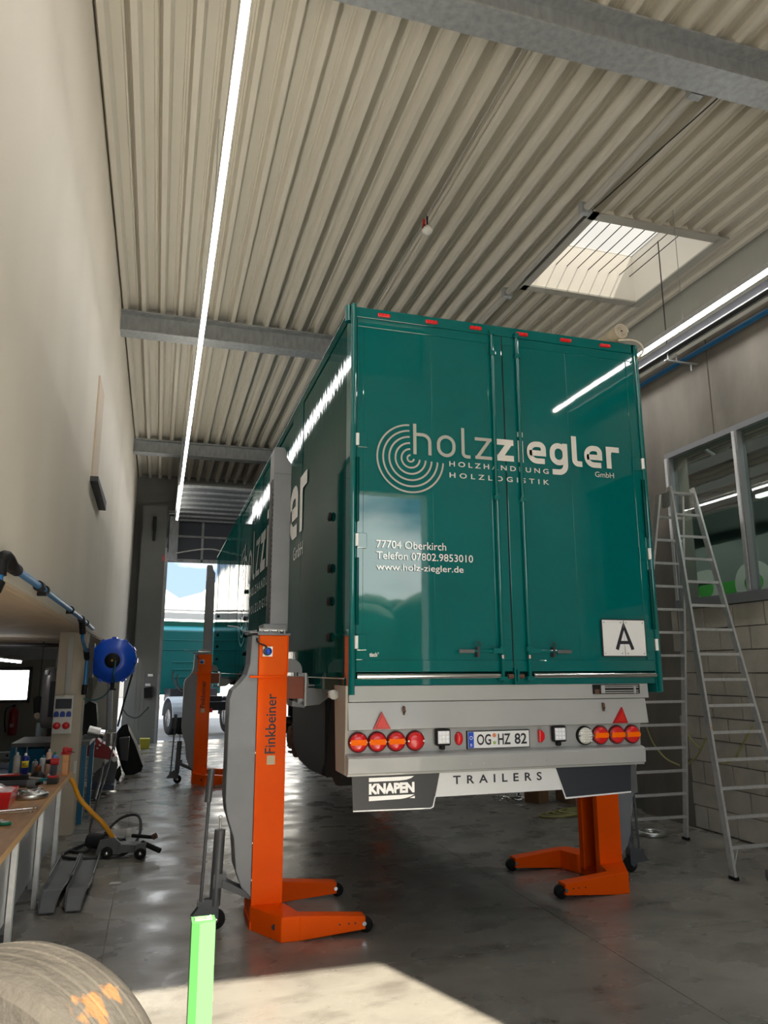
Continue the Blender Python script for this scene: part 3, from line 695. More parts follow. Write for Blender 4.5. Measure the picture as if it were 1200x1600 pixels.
def round_lamp(x, kind):
    o = MB().lathe([(.069, 5.186), (.069, 5.165), (.064, 5.158), (.0, 5.158)], (x, 0, 1.462), 'y', 28).build('tail_lamp', mat('dark_red_rim', (.12, .004, .006), .3) if kind != 'clear' else BLACK, T)
    base = {'amber': RED, 'red': RED, 'clear': CLEAR}[kind]
    MB().lathe([(.060, 5.158), (.057, 5.150), (.03, 5.145), (0, 5.144)], (x, 0, 1.462), 'y', 28).build('lens', base, o)
    if kind == 'amber':
        v = []; n = 10; r = .058
        for sgn in (-1, 1): v += [Vector((x+sgn*sqrtc(r, zz), 1.462+zz)) for zz in ((-.018, 0, .018) if sgn < 0 else (.018, 0, -.018))]
        MB().prism(v, 5.1425, 5.149).build('amber_band', AMBER, o)
    if kind == 'clear':
        m = MB()
        for i in range(5):
            for j in range(-2, 3): m.lathe([(.007, 5.148), (.004, 5.141), (0, 5.140)], (x+(i-2)*.02, 0, 1.462+j*.019), 'y', 6)
        m.build('led', WHITE, o)
    m = MB()
    for sgn in (-1, 1): m.cyl((x+sgn*.056, 5.158, 1.462), (x+sgn*.056, 5.143, 1.462), .006, 8)
    m.build('screw', STEEL, o)
def sqrtc(r, z): return math.sqrt(r*r-z*z)
for x, k in ((1.353, 'amber'), (1.49, 'amber'), (1.627, 'amber'), (1.768, 'red'), (3.118, 'clear'), (3.252, 'amber'), (3.395, 'amber'), (3.53, 'amber')): round_lamp(x, k)
for x in (1.967, 2.888):
    o = MB().box(x-.056, x+.056, 5.13, 5.17, 1.425, 1.54).box(x-.018, x+.018, 5.14, 5.186, 1.395, 1.43).build('work_light', BLACK, T, bevel=.012)
    MB().box(x-.043, x+.043, 5.126, 5.132, 1.440, 1.526).build('lens', LEDW, o)
    m = MB()
    for i in range(3):
        for j in range(3): m.lathe([(.012, 5.126), (.008, 5.121), (0, 5.120)], (x+(i-1)*.028, 0, 1.483+(j-1)*.028), 'y', 8)
    m.build('led', mat('led_core', (.9, .92, .97), .15), o)
MB().lathe([(.034, 5.186), (.034, 5.16), (.026, 5.148), (0, 5.146)], (2.098, 0, 1.468), 'y', 16, mtx=Matrix.Diagonal((.85, 1, 1.35))).build('reflector', RED, T)
MB().prism([(2.73, 1.515), (2.75, 1.512), (2.772, 1.49), (2.776, 1.468), (2.772, 1.445), (2.75, 1.425), (2.73, 1.422)], 5.15, 5.186).build('side_marker', RED, T, bevel=.006)
for x0, x1, xm in ((1.452, 1.580, 1.515), (3.350, 3.478, 3.435)):
    o = MB().prism([(x0, 1.548), (x1, 1.548), (xm, 1.665)], 5.135, 5.152).build('warning_triangle', mat('triangle_red', (.45, .01, .01), .3), T)
    MB().prism([(x0+.022, 1.560), (x1-.022, 1.560), (xm, 1.638)], 5.130, 5.136).build('reflector_face', mat('triangle_bright_red', (.62, .02, .015), .35), o)
for x in (1.681, 3.28):
    MB().box(x-.004, x+.004, 5.14, 5.165, 1.64, 1.70).lathe([(.012, 5.14), (.012, 5.15)], (x, 0, 1.665), 'y', 8).box(x-.010, x+.006, 5.135, 5.15, 1.665, 1.695).build('padlock', RUST, T)
MB().box(1.80, 1.835, 5.180, 5.186, 1.42, 1.51).build('sticker', mat('pale_sticker', (.5, .53, .5), .5), T)
# number plate
o = MB().box(2.166, 2.650, 5.165, 5.186, 1.398, 1.512).build('number_plate', WHITE, T)
MB().box(2.168, 2.210, 5.162, 5.166, 1.400, 1.510).build('blue_band', mat('plate_blue', (.0, .06, .5), .4), o)
fp = lambda u, v, th: (u, 5.1635-th, v)
m = MB(); put_text(m, 'OG', fp, 2.234, 2.345, 1.418, 1.494, bold=.02); put_text(m, 'HZ', fp, 2.400, 2.50, 1.418, 1.494, bold=.02); put_text(m, '82', fp, 2.532, 2.63, 1.418, 1.494, bold=.02); m.build('lettering', INK, o)
m = MB(); put_text(m, 'D', lambda u, v, th: (u, 5.1605-th, v), 2.182, 2.194, 1.412, 1.43, bold=.02)
m.tube([(2.189+.011*cos(q*pi/6), 5.161, 1.47+.011*sin(q*pi/6)) for q in range(12)], .002, 4, True); m.build('plate_stars', WHITE, o)
MB().cyl((2.372, 5.165, 1.484), (2.372, 5.162, 1.484), .0145, 14).build('orange_seal', mat('seal_orange', (.7, .2, .08), .5), o)
MB().cyl((2.372, 5.165, 1.432), (2.372, 5.162, 1.432), .012, 14).build('green_seal', mat('seal_green', (.35, .5, .12), .5), o)
MB().box(2.160, 2.656, 5.168, 5.1855, 1.393, 1.517).build('plate_rim', BLACK, o)
# apron boards
fb = lambda u, v, th: (u, 5.174-th, v)
o = MB().prism([(1.312, 1.245), (1.950, 1.245), (1.890, 1.020), (1.875, 1.012), (1.322, 1.020)], 5.176, 5.182).build('mud_apron', mat('apron_black', (.035, .037, .042), .45), T)
MB().prism([(1.322, 1.020), (1.875, 1.012), (1.893, 1.022), (1.910, 1.085), (1.918, 1.085), (1.900, 1.013), (1.878, 1.004), (1.322, 1.012)], 5.175, 5.178).build('white_piping', WHITE, o)
m = MB(); put_text(m, 'KNAPEN', fb, 1.432, 1.760, 1.118, 1.188, bold=.055, spacing=.95)
for pts in ([(1.432, 1.226), (1.757, 1.226), (1.735, 1.213), (1.70, 1.204), (1.64, 1.20), (1.432, 1.20)], [(1.432, 1.106), (1.76, 1.106), (1.735, 1.094), (1.70, 1.085), (1.66, 1.080), (1.432, 1.076)], [(1.725, 1.083), (1.762, 1.096), (1.762, 1.080)]):
    m.prism(pts, 5.1735, 5.1745)
m.build('lettering', WHITE, o)
o = MB().prism([(1.950, 1.245), (2.850, 1.252), (2.905, 1.085), (1.912, 1.080)], 5.174, 5.180).build('mud_apron', WHITE, T, label='white middle apron board reading TRAILERS')
m = MB(); put_text(m, 'TRAILERS', fb, 2.048, 2.744, 1.158, 1.216, bold=.02, spacing=1.9)
m2 = MB(); m2.v = [(x, y-.001, z) for x, y, z in m.v]; m2.f, m2.sm, m2.mi = m.f, m.sm, m.mi; m2.build('lettering', INK, o)
o = MB().prism([(2.850, 1.252), (3.505, 1.250), (3.490, 1.040), (2.932, 1.026)], 5.176, 5.182).build('mud_apron', mat('apron_navy', (.022, .027, .038), .5), T)
MB().prism([(2.850, 1.25), (2.858, 1.25), (2.936, 1.030), (3.490, 1.048), (3.490, 1.038), (2.930, 1.018)], 5.173, 5.176).build('white_piping', WHITE, o)
MB().box(3.50, 3.60, 5.25, 5.27, 1.02, 1.25).build('side_apron', GREYD, T)
# recess with the folding steps
o = MB().box(3.205, 3.615, 5.155, 5.17, 1.765, 1.835).build('step_recess', BLACK, T)
m = MB()
for z in (1.775, 1.79, 1.812, 1.825): m.box(3.30, 3.60, 5.148, 5.158, z-.003, z+.003)
m.box(3.27, 3.30, 5.145, 5.158, 1.77, 1.83).box(3.56, 3.575, 5.145, 5.158, 1.768, 1.82).build('folding_step', ALU, o)
MB().box(3.215, 3.255, 5.15, 5.156, 1.768, 1.80).build('step_bracket', RUST, o)
# chassis and running gear, wheels taken off
m = MB()
for x in (2.02, 3.02): m.box(x, x+.12, 5.5, 18.5, 1.42, 1.82)
for k in range(12): m.box(1.33, 3.78, 5.6+1.12*k, 5.72+1.12*k, 1.68, 1.82)
m.build('chassis_frame', DARKC, T)
for k, y in enumerate((8.55, 9.9, 11.25)):
    a = MB().cyl((1.55, y, 1.22), (3.56, y, 1.22), .065, 12).build('axle', DARKC, T)
    for sx_ in (-1, 1):
        x = 2.558+sx_*1.04
        MB().lathe([(.06, -.10), (.10, -.08), (.215, -.06), (.215, .0), (.21, .015), (.13, .02), (.12, .07), (.06, .09), (0, .09)], (x, y, 1.22), 'x', 22, mtx=Matrix.Diagonal((sx_, 1, 1))).build('brake_disc', RUST, a)
        m = MB()
        for q in range(10): m.cyl((x+sx_*.02, y+.165*cos(q*.628), 1.22+.165*sin(q*.628)), (x+sx_*.07, y+.165*cos(q*.628), 1.22+.165*sin(q*.628)), .012, 6)
        m.build('wheel_stud', RUST, a)
    for x in (2.06, 3.08):
        MB().cyl((x, y+.3, 1.27), (x, y+.3, 1.6), .13, 12).build('air_spring', BLACK, a)
        MB().box(x-.08, x+.08, y-.5, y+.35, 1.20, 1.27).build('trailing_arm', BLACK, a)
for xa, xb in ((1.33, 1.98), (3.14, 3.78)):
    m = MB().prism([(5.85, 1.80), (5.80, 1.4), (5.84, 1.13), (5.87, 1.08), (6.0, 1.07), (6.15, 1.12), (6.35, 1.08), (6.4, 1.14), (6.3, 1.30), (6.2, 1.8)], xa+.06, xb, 'x').build('spray_flap', RUBBER, T)
    m = MB().prism([(6.35, 1.82), (6.33, 1.20), (6.5, 1.07), (7.1, 1.05), (7.6, 1.08), (7.95, 1.2), (8.05, 1.82)], xa+.05, xb, 'x').build('side_tank', BLACK, T, bevel=.03)
m = MB()
for k in range(8): m.cyl((1.45+.08*(k % 3), 5.7+.05*k, 1.3+.05*k), (1.6, 5.9+.1*k, 1.75), .012, 5)
m.build('brake_hose', CABLE, T)
MB().box(1.36, 1.5, 5.55, 5.75, 1.45, 1.68).build('valve_box', mat('beige_box', (.33, .28, .18), .6), T)
MB().lathe([(.0, 5.40), (.034, 5.40), (.034, 5.43), (.028, 5.44), (.028, 5.52), (0, 5.52)], (1.235, 0, 1.775), 'y', 16).build('marker_pin', WHITEP, T)
MB().cyl((1.20, 5.50, 1.775), (1.36, 5.50, 1.775), .012, 8).box(1.29, 1.34, 5.46, 5.54, 1.68, 1.85).build('pin_bracket', DARKC, T)
MB().cyl((1.62, 16.3, .95), (1.62, 16.3, 1.8), .07, 8).cyl((3.5, 16.3, .95), (3.5, 16.3, 1.8), .07, 8).box(1.5, 1.74, 16.18, 16.42, .92, .96).box(3.38, 3.62, 16.18, 16.42, .92, .96).cyl((1.62, 16.3, 1.3), (3.5, 16.3, 1.3), .03, 8).build('landing_leg', DARKC, T)
# rolled tarpaulin on the roof edge
m = MB()
pts = []
for i in range(60):
    a = i*.42; r = .068-.0010*i; pts.append((r, a))
m.lathe([(.066, 5.12), (.066, 8.5)], (3.66, 0, 4.79), 'y', 20); tr = m.build('tarpaulin_roll', BEIGEF, T)
m = MB(); m.tube([(3.66+r*cos(a), 5.115, 4.79+r*sin(a)) for r, a in pts], .006, 5); m.build('roll_winding', mat('roll_edge', (.55, .5, .42), .7), tr)
m = MB().lathe([(.048, 5.118), (0, 5.125)], (3.66, 0, 4.79), 'y', 16); m.build('roll_core', RUST, tr)
MB().tube(smooth_pts([(3.63, 5.13, 4.71), (3.75, 5.11, 4.72), (3.83, 5.10, 4.69), (3.85, 5.10, 4.62), (3.80, 5.12, 4.56)]), .009, 6).build('strap', mat('roll_edge', (.5, .5, .5)), tr)
for y in (5.8, 7.0, 8.2): MB().lathe([(.069, y-.03), (.069, y+.03)], (3.66, 0, 4.79), 'y', 16).build('strap_band', GREYD, tr)
MB().box(3.59, 3.73, 5.2, 8.5, 4.705, 4.726).build('roof_rail', TEALS, tr)

# ================================================================== COLUMN LIFTS
def arm_mesh(s):
    """one fork of the base, s=-1 the near one; local coordinates, pointing to +x"""
    m = MB(); y1 = s*.54; y0 = s*.42
    # straight tapering fork
    xs_ = ((.198, .0, .170), (.70, .035, .125))
    vs = []
    for x, za, zb in xs_:
        for y in (y0, y1): vs += [(x, y, za+.0), (x, y, zb)]
    m.add(vs, [(0,1,3,2), (4,6,7,5), (0,4,5,1), (2,3,7,6), (1,5,7,3), (0,2,6,4)])
    # diagonal shoulder back to the column
    P = [(-.13, s*.20), (.06, s*.54), (.06, s*.42), (.16, s*.42), (.12, s*.18)]
    m.prism([(-.13, s*.18), (.06, s*.54), (.20, s*.54), (.20, s*.42), (.14, s*.20), (.12, s*.18)], 0.0, .17, 'z')
    return m
def make_jack(label):
    J = thing('column_lift', label, 'lift', (0, 0, 0), local=True, group='orange column lifts under the trailer')
    # base
    b = MB().box(-.13, .12, -.20, .20, 0.0, .06); b.build('base_plate', ORANGE, J, bevel=.004)
    for s in (-1, 1):
        a = arm_mesh(s).build('fork_leg', ORANGE, J, bevel=.005)
        yc = s*.48
        MB().lathe([(0, -.03), (.052, -.03), (.052, .03), (0, .03)], (.715, yc, .054), 'y', 18).build('roller', RUBBER, a)
        m = MB().lathe([(.016, -.065), (.016, .065)], (.69, yc, .075), 'y', 10).build('axle_bolt', CHROME, a)
        m = MB()
        for x in (.50, .57, .62): m.cyl((x, s*.541, .085), (x, s*.539, .085), .007, 8)
        m.cyl((.02, -.54*0+s*.463, .09), (.018, s*.47, .09), .02, 10)
        m.build('bolt_hole', INK, a)
    # column: steel channel open towards the load
    c = MB()
    C_ = [(-.12, -.18), (.12, -.18), (.12, -.105), (.105, -.105), (.105, -.168), (-.105, -.168), (-.105, .168), (.105, .168), (.105, .105), (.12, .105), (.12, .18), (-.12, .18)]
    c.prism(C_, .04, 2.235, 'z'); c.build('column', ORANGE, J, bevel=.003)
    MB().cyl((.02, 0, .06), (.02, 0, 2.2), .028, 12).build('lifting_screw', STEEL, J)
    MB().box(-.09, -.02, -.10, .10, .1, 2.2).build('inner_guide', GREYD, J)
    m = MB().box(-.135, .135, -.195, .195, 2.235, 2.25).box(-.20, .05, -.18, .18, 2.25, 2.262)
    m.build('top_plate', GREYJ, J)
    m = MB()
    for x, y in ((-.10, -.16), (-.03, -.16), (.04, -.165), (.09, -.165)): m.cyl((x, y, 2.25), (x, y, 2.275), .014, 6)
    m.cyl((-.12, -.14, 2.275), (.10, -.14, 2.275), .022, 10)
    m.build('bolt', STEEL, J)
    MB().box(-.09, .12, -.15, .15, 2.262, 2.33).build('mast_foot', GREYJ, J, bevel=.012)
    # collar with stiffening bead
    MB().box(-.115, .118, -.187, -.179, 1.905, 2.232).build('collar_plate', mat('orange_light_paint', (.97, .13, .006), .55, spec=.12), J, bevel=.003)
    MB().box(-.19, .10, -.20, -.175, 1.888, 1.906).prism([(.10, 1.888), (.122, 1.93), (.122, 2.235), (.112, 2.235), (.112, 1.94), (.09, 1.906)], -.20, -.175).build('collar_bead', ORANGE, J, bevel=.002)
    # grey hood at the back of the column
    hood = [(-.12, .22), (-.20, .30), (-.245, .42), (-.27, .66), (-.33, .84), (-.345, .95), (-.345, 1.72), (-.325, 1.79), (-.27, 1.84), (-.215, 1.91), (-.19, 2.0), (-.18, 2.235), (-.12, 2.235)]
    MB().prism(hood, -.165, .165).build('drive_hood', GREYJ, J, bevel=.008)
    m = MB()
    for z in (.62, 1.30, .35): m.cyl((-.115, -.165, z), (-.115, -.172, z), .010, 6)
    m.build('hood_screw', CHROME, J)
    # mast
    mast = [(-.03, 2.30), (.122, 2.30), (.122, 3.74), (.10, 3.765), (.08, 3.80), (.07, 3.86), (.055, 3.885), (-.03, 3.885)]
    MB().prism(mast, -.13, .13).build('mast', GREYJ, J, bevel=.004)
    m = MB().box(-.034, -.030, -.08, .08, 2.33, 3.6)
    for k in range(26): m.box(-.036, -.031, -.125, -.105, 2.36+.045*k, 2.378+.045*k)
    m.build('locking_rack', DARKC, J)
    MB().box(-.028, .12, -.1315, -.1305, 3.64, 3.644).build('mast_seam', GREYD, J)
    # carriage that carries the trailer
    MB().box(.03, .285, -.10, .10, 1.715, 1.895).build('carriage_box', BROWNRED, J, bevel=.004)
    MB().prism([(.285, 1.655), (.275, 1.92), (.295, 1.92), (.31, 1.83), (.335, 1.83), (.55, 1.825), (.55, 1.77), (.50, 1.735), (.40, 1.665), (.33, 1.66)], -.15, -.13).prism([(.285, 1.655), (.275, 1.92), (.295, 1.92), (.31, 1.83), (.335, 1.83), (.55, 1.825), (.55, 1.77), (.50, 1.735), (.40, 1.665), (.33, 1.66)], .13, .15).box(.30, .55, -.15, .15, 1.80, 1.82).build('load_fork', GREYJ, J, bevel=.003)
    MB().box(.272, .286, -.16, .16, 1.655, 1.925).build('fork_plate', STEEL, J)
    MB().prism([(.17, 1.655), (.285, 1.64), (.285, 1.655), (.18, 1.70)], -.11, .11).build('carriage_lip', GREYJ, J)
    MB().prism([(.15+.105*cos(q*pi/10), 1.945+.10*sin(q*pi/10)) for q in range(-1, 11)]+[(.05, 1.895), (.09, 1.90), (.13, 1.93), (.22, 1.93)], -.13, -.10).build('guard_disc', GREYJ, J, bevel=.004)
    # towing handle, lifting cylinder and castor
    x = -.40
    MB().prism([(-.34, .30), (-.12, .20), (-.12, .245), (-.34, .36)], -.14, -.11).prism([(-.34, .30), (-.12, .20), (-.12, .245), (-.34, .36)], -.02, .01).build('tow_arm', GREYT, J)
    MB().cyl((x+.01, -.09, .17), (x+.03, -.09, .72), .043, 14).build('tow_cylinder', GREYT, J)
    MB().cyl((x+.03, -.09, .72), (x+.03, -.09, .80), .008, 8).tube([(x+.03+.014*cos(q), -.09, .81+.014*sin(q)) for q in [k*.785 for k in range(8)]], .004, 5, True).build('cylinder_eye', STEEL, J)
    MB().box(x-.01, x+.09, -.13, -.05, .30, .40).build('cylinder_clamp', GREYT, J)
    MB().cyl((x-.10, -.09, .10), (x-.065, -.09, .95), .013, 10).cyl((x-.075, -.09, .93), (x-.055, -.09, 1.18), .028, 10).build('tow_handle', GREYT, J)
    MB().prism([(-.57, .10), (-.52, .16), (-.46, .22), (-.36, .22), (-.36, .08), (-.40, .05), (-.44, .09)], -.125, -.115).prism([(-.57, .10), (-.52, .16), (-.46, .22), (-.36, .22), (-.36, .08), (-.40, .05), (-.44, .09)], -.055, -.045).box(-.52, -.36, -.12, -.05, .17, .21).build('castor_yoke', GREYT, J)
    w_ = MB().lathe([(0, -.025), (.055, -.025), (.07, -.02), (.07, .02), (.055, .025), (0, .025)], (-.375, -.085, .072), 'y', 20).build('castor_wheel', RUBBER, J)
    MB().lathe([(0, -.046), (.018, -.046), (.022, -.03), (0, -.03)], (-.375, -.085, .072), 'y', 12).build('castor_hub', CHROME, w_)
    # plug, cable, lettering
    p_ = MB().lathe([(.0, -.245), (.034, -.245), (.034, -.19), (.042, -.185), (0, -.185)], (-.055, 0, 2.10), 'y', 16).build('power_socket', GREYD, J)
    MB().lathe([(.0, -.258), (.024, -.258), (.028, -.24), (0, -.24)], (-.052, 0, 2.10), 'y', 8).build('socket_cap', BLUEP, p_)
    MB().box(-.09, -.01, -.192, -.186, 2.06, 2.14).build('socket_plate', STEEL, p_)
    MB().tube(smooth_pts([(-.055, -.20, 2.125), (-.08, -.22, 2.15), (-.11, -.21, 2.16), (-.135, -.19, 2.18), (-.14, -.18, 2.21)]), .007, 6).build('socket_cable', CABLE, J)
    MB().tube(smooth_pts([(-.14, -.18, 2.27), (-.24, -.16, 2.265), (-.30, -.14, 2.30), (-.38, -.12, 2.31)]), .006, 6).build('top_cable', GREYJ, J)
    m = MB(); put_text(m, 'Finkbeiner', lambda u, v, th: (-.020+(-v)*1.0+.085, -.1805-th, u), 1.29, 1.765, .02, .105, bold=.0)
    return J, m
def finish_jack(J, m, side):
    # lettering reads upwards on the face that looks towards the camera
    lt = MB()
    if side > 0: f = lambda u, v, th: (-.025+.085*(1-v)*0+(.0-.0)+(-.0)+(.060-.085*v)+.0, -.1805-th, 1.29+.47*u)
    else: f = lambda u, v, th: (-(-.025)+(-.060+.085*v), .1805+th, 1.29+.47*u)
    vs, fs = text_mesh('Finkbeiner', .012, 1)
    lt.add([f(u, v, .001) for u, v in vs], fs); lt.build('lettering', mat('navy_print', (.012, .008, .02), .5), J)
    st = MB().box(-.03, .035, -.1825, -.1805, 1.205, 1.275) if side > 0 else MB().box(-.035, .03, .1805, .1825, 1.205, 1.275)
    st.build('sticker', mat('cream_sticker', (.62, .52, .36), .6), J)
J1, _m = make_jack('near left orange column lift with extended grey mast, beside the trailer rear'); finish_jack(J1, _m, 1)
J1.location = (.92, 6.48, 0)
J2 = dup_tree(J1); J2.location = (.83, 14.4, 0); J2['label'] = 'far left orange column lift standing in front of the far gate'
J3, _m = make_jack('near right orange column lift standing behind the dark apron board'); finish_jack(J3, _m, -1)
J3.location = (4.20, 6.80, 0); J3.rotation_euler = (0, 0, pi)
J4 = dup_tree(J3); J4.location = (4.25, 14.5, 0); J4['label'] = 'far right orange column lift, only its base seen under the trailer'

# ================================================================== LADDER
t = thing('step_ladder', 'tall aluminium double step ladder standing against the right wall', 'ladder', (5.7, 7.1, 0))
def lad(FL, FR, TL, TR, n, z0, dz, name):
    FL, FR, TL, TR = map(Vector, (FL, FR, TL, TR))
    for a, b in ((FL, TL), (FR, TR)):
        d = (b-a).normalized(); x = Vector((1, 0, 0)); x = (x-d*x.dot(d)).normalized(); y = d.cross(x)
        vs = [q+x*sx_*.013+y*sy_*.034 for q in (a, b) for sx_, sy_ in ((-1, -1), (1, -1), (1, 1), (-1, 1))]
        MB().add(vs, [(0,3,2,1), (4,5,6,7), (0,1,5,4), (1,2,6,5), (2,3,7,6), (3,0,4,7)]).build('stile', ALU, t)
        MB().box(a.x-.022, a.x+.022, a.y-.045, a.y+.045, 0, .03).build('foot', BLACK, t)
    for k in range(n):
        f = (z0+dz*k)/TL.z
        if f > 1: break
        a = FL.lerp(TL, f); b = FR.lerp(TR, f)
        MB().box(a.x, b.x, a.y-.016, a.y+.016, a.z-.014, a.z+.014).build('rung', ALU, t)
lad((5.337, 6.349, 0), (6.13, 6.349, 0), (5.555, 7.08, 4.01), (5.863, 7.08, 4.01), 15, .27, .262, 'front')
lad((5.22, 7.90, 0), (6.037, 7.92, 0), (5.462, 7.16, 3.93), (5.775, 7.16, 3.93), 15, .27, .262, 'rear')
for x in (5.53, 5.83): MB().box(x, x+.03, 7.05, 7.2, 3.78, 3.95).build('hinge', STEEL, t)
m = MB()
for x in (5.33, 5.34): pass
for z in (.27, .53, .80, 1.06, 1.5, 1.66): m.box(5.325+z*.054, 5.335+z*.054, 6.33+z*.182, 6.36+z*.182, z-.012, z+.012)
m.build('rung_rivet', STEEL, t)
MB().box(5.413, 5.421, 6.56, 6.60, 1.22, 1.38).build('warning_sticker', YELLOW, t)
MB().cyl((5.37, 6.37, .24), (5.345, 6.35, .05), .008, 6).cyl((5.45, 6.39, .27), (5.352, 6.35, .10), .006, 6).build('foot_brace', ALU, t)

# ================================================================== LEFT SIDE: WORKBENCH AND WHAT STANDS ON IT
BZ = .90
t = thing('workbench', 'long wood-topped grey metal workbench along the left side', 'workbench', (-1.2, 5.6, 0))
MB().box(-1.75, -.805, 3.95, 8.95, BZ-.04, BZ).build('worktop', WOODB, t)
MB().box(-.806, -.797, 3.95, 8.95, BZ-.041, BZ-.001).build('edge_band', WOODE, t)
cm = mat('bench_sheet_steel', (.34, .37, .40), .38, metal=.5, noise=.08, nscale=6)
ps = [4.0, 5.05, 6.12, 7.36, 8.62]
for y in ps:
    MB().box(-.90, -.862, y-.03, y+.03, 0, BZ-.04).build('post', ALU, t, bevel=.002)
    MB().box(-.863, -.856, y-.012, y+.008, 0, BZ-.045).build('post_groove', GALV, t)
    MB().box(-1.70, -1.65, y-.03, y+.03, 0, BZ-.04).build('rear_leg', GREYD, t)
for a, b in zip(ps[:-1], ps[1:]): MB().box(-.92, -.905, a+.03, b-.03, .26, BZ-.045).build('front_panel', cm, t)
for a, b in zip(ps[:-1], ps[1:]): MB().box(-1.02, -.98, (a+b)/2-.02, (a+b)/2+.02, 0, .3).build('inner_leg', GALV, t)

def can(x, y, z, r, h, m1, m2, label, name='spray_can', cat='can', capm=None):
    t = thing(name, label, cat, (x, y, z))
    MB().lathe([(0, z), (r, z), (r, z+h*.80), (r*.95, z+h*.84), (r*.55, z+h*.89), (.0, z+h*.89)], (x, y, 0), n=18).build('body', m1, t)
    MB().lathe([(r*.42, z+h*.89), (r*.42, z+h*.97), (r*.2, z+h), (0, z+h)], (x, y, 0), n=12).build('cap', m2, t)
    return t
can(-1.30, 8.6, BZ, .033, .245, WHITEP, WHITE, 'plain white spray can, leftmost of the cans at the far end of the bench')
t = can(-1.215, 8.55, BZ, .033, .24, mat('can_blue', (.01, .02, .22), .3), WHITE, 'blue and yellow spray can with white top on the bench')
m = MB(); m.lathe([(.0335, BZ+.10), (.0336, BZ+.10), (.0336, BZ+.165), (.0335, BZ+.165)], (-1.215, 8.55, 0), n=18); m.build('yellow_label', mat('can_yellow', (.75, .6, .02), .4), t)
m = MB(); put_text(m, 'WD', lambda u, v, th: (u, 8.5155, v), -1.232, -1.198, BZ+.115, BZ+.15, bold=.03); m.build('lettering', INK, t)
can(-1.13, 8.6, BZ, .028, .17, mat('grey_bottle', (.22, .24, .26), .3), GREYD, 'small grey bottle beside the blue and yellow can', 'bottle', 'bottle')
can(-1.06, 8.66, BZ, .036, .20, mat('light_bottle', (.45, .48, .50), .3), BLUEC, 'pale squeeze bottle with blue cap in the row of cans', 'bottle', 'bottle')
can(-1.085, 8.52, BZ, .03, .13, mat('amber_glass', (.22, .07, .02), .2), RED, 'brown bottle with a red top half hidden in the row of cans', 'bottle', 'bottle')
can(-1.005, 8.62, BZ, .030, .265, mat('cartridge_pink', (.62, .42, .33), .5), WHITEP, 'pinkish sealant cartridge standing on the bench', 'sealant_cartridge', 'cartridge')
can(-.945, 8.58, BZ, .030, .24, mat('cartridge_blue', (.12, .26, .60), .45), GREENT, 'light blue cartridge with green tip on the bench', 'sealant_cartridge', 'cartridge')
can(-.97, 8.40, BZ, .014, .05, WHITEP, WHITEP, 'tiny white capped tube in front of the blue cartridge', 'small_tube', 'tube')
t = MB().box(-.875, -.815, 8.62, 8.76, BZ, BZ+.20).box(-.885, -.808, 8.60, 8.8, BZ+.0, BZ+.015)
tag(recenter(t.build('wood_block', WOODBL, bevel=.004)), 'orange-brown wooden block at the far corner of the bench', 'block')
t = thing('red_clamp', 'red clamp lying on top of the wooden block', 'clamp', (-.85, 8.7, BZ+.2))
MB().lathe([(0, -.03), (.035, -.025), (.04, 0), (.035, .025), (0, .03)], (-.86, 8.68, BZ+.24), 'x', 14).build('knob', REDP, t)
MB().box(-.90, -.80, 8.66, 8.70, BZ+.2, BZ+.225).lathe([(.022, -.02), (.022, .02)], (-.815, 8.68, BZ+.245), 'x', 10).build('jaw', REDP, t)
MB().cyl((-.88, 8.68, BZ+.225), (-.77, 8.66, BZ+.222), .005, 6).build('spindle', DARKC, t)
# drill
t = thing('cordless_drill', 'black and red cordless drill standing on its battery on the bench', 'drill', (-.88, 8.05, BZ))
MB().box(-.935, -.84, 8.0, 8.12, BZ, BZ+.055).build('battery', mat('battery_black', (.015, .015, .015), .5), t, bevel=.008)
MB().box(-.93, -.845, 8.01, 8.11, BZ+.055, BZ+.075).build('battery_rail', REDP, t, bevel=.004)
MB().prism([(-.905, BZ+.07), (-.87, BZ+.07), (-.862, BZ+.17), (-.90, BZ+.17)], 8.035, 8.075).build('grip', DARKC, t, bevel=.008)
MB().cyl((-.845, 8.055, BZ+.20), (-.92, 8.055, BZ+.20), .032, 14).build('motor_housing', REDP, t)
MB().cyl((-.92, 8.055, BZ+.20), (-.965, 8.055, BZ+.20), .026, 12, .016).build('chuck', BLACK, t)
# angle grinder, long black tool, pliers etc.
t = thing('angle_grinder', 'dark angle grinder lying across the bench behind the metal ring', 'grinder', (-1.05, 7.7, BZ))
MB().cyl((-1.30, 7.75, BZ+.05), (-1.06, 7.72, BZ+.05), .032, 12).build('body', DARKC, t)
MB().cyl((-1.06, 7.72, BZ+.05), (-.99, 7.71, BZ+.05), .038, 12).lathe([(.02, BZ), (.02, BZ+.08)], (-.99, 7.71, 0), n=10).build('gear_head', GREYD, t)
MB().lathe([(0, BZ+.005), (.06, BZ+.006), (.06, BZ+.012), (0, BZ+.014)], (-.985, 7.71, 0), n=18).build('disc', STEEL, t)
MB().cyl((-.98, 7.69, BZ+.05), (-.93, 7.60, BZ+.07), .015, 8).build('side_handle', RUBBER, t)
t = thing('rotary_hammer', 'black and red power tool lying at the back of the bench', 'drill', (-1.2, 8.2, BZ))
MB().box(-1.42, -1.12, 8.15, 8.23, BZ+.01, BZ+.075).build('body', BLACK, t, bevel=.015)
MB().cyl((-1.12, 8.19, BZ+.045), (-1.0, 8.18, BZ+.03), .012, 8).build('bit', STEEL, t)
MB().box(-1.36, -1.2, 8.145, 8.235, BZ+.072, BZ+.085).build('red_stripe', REDP, t)
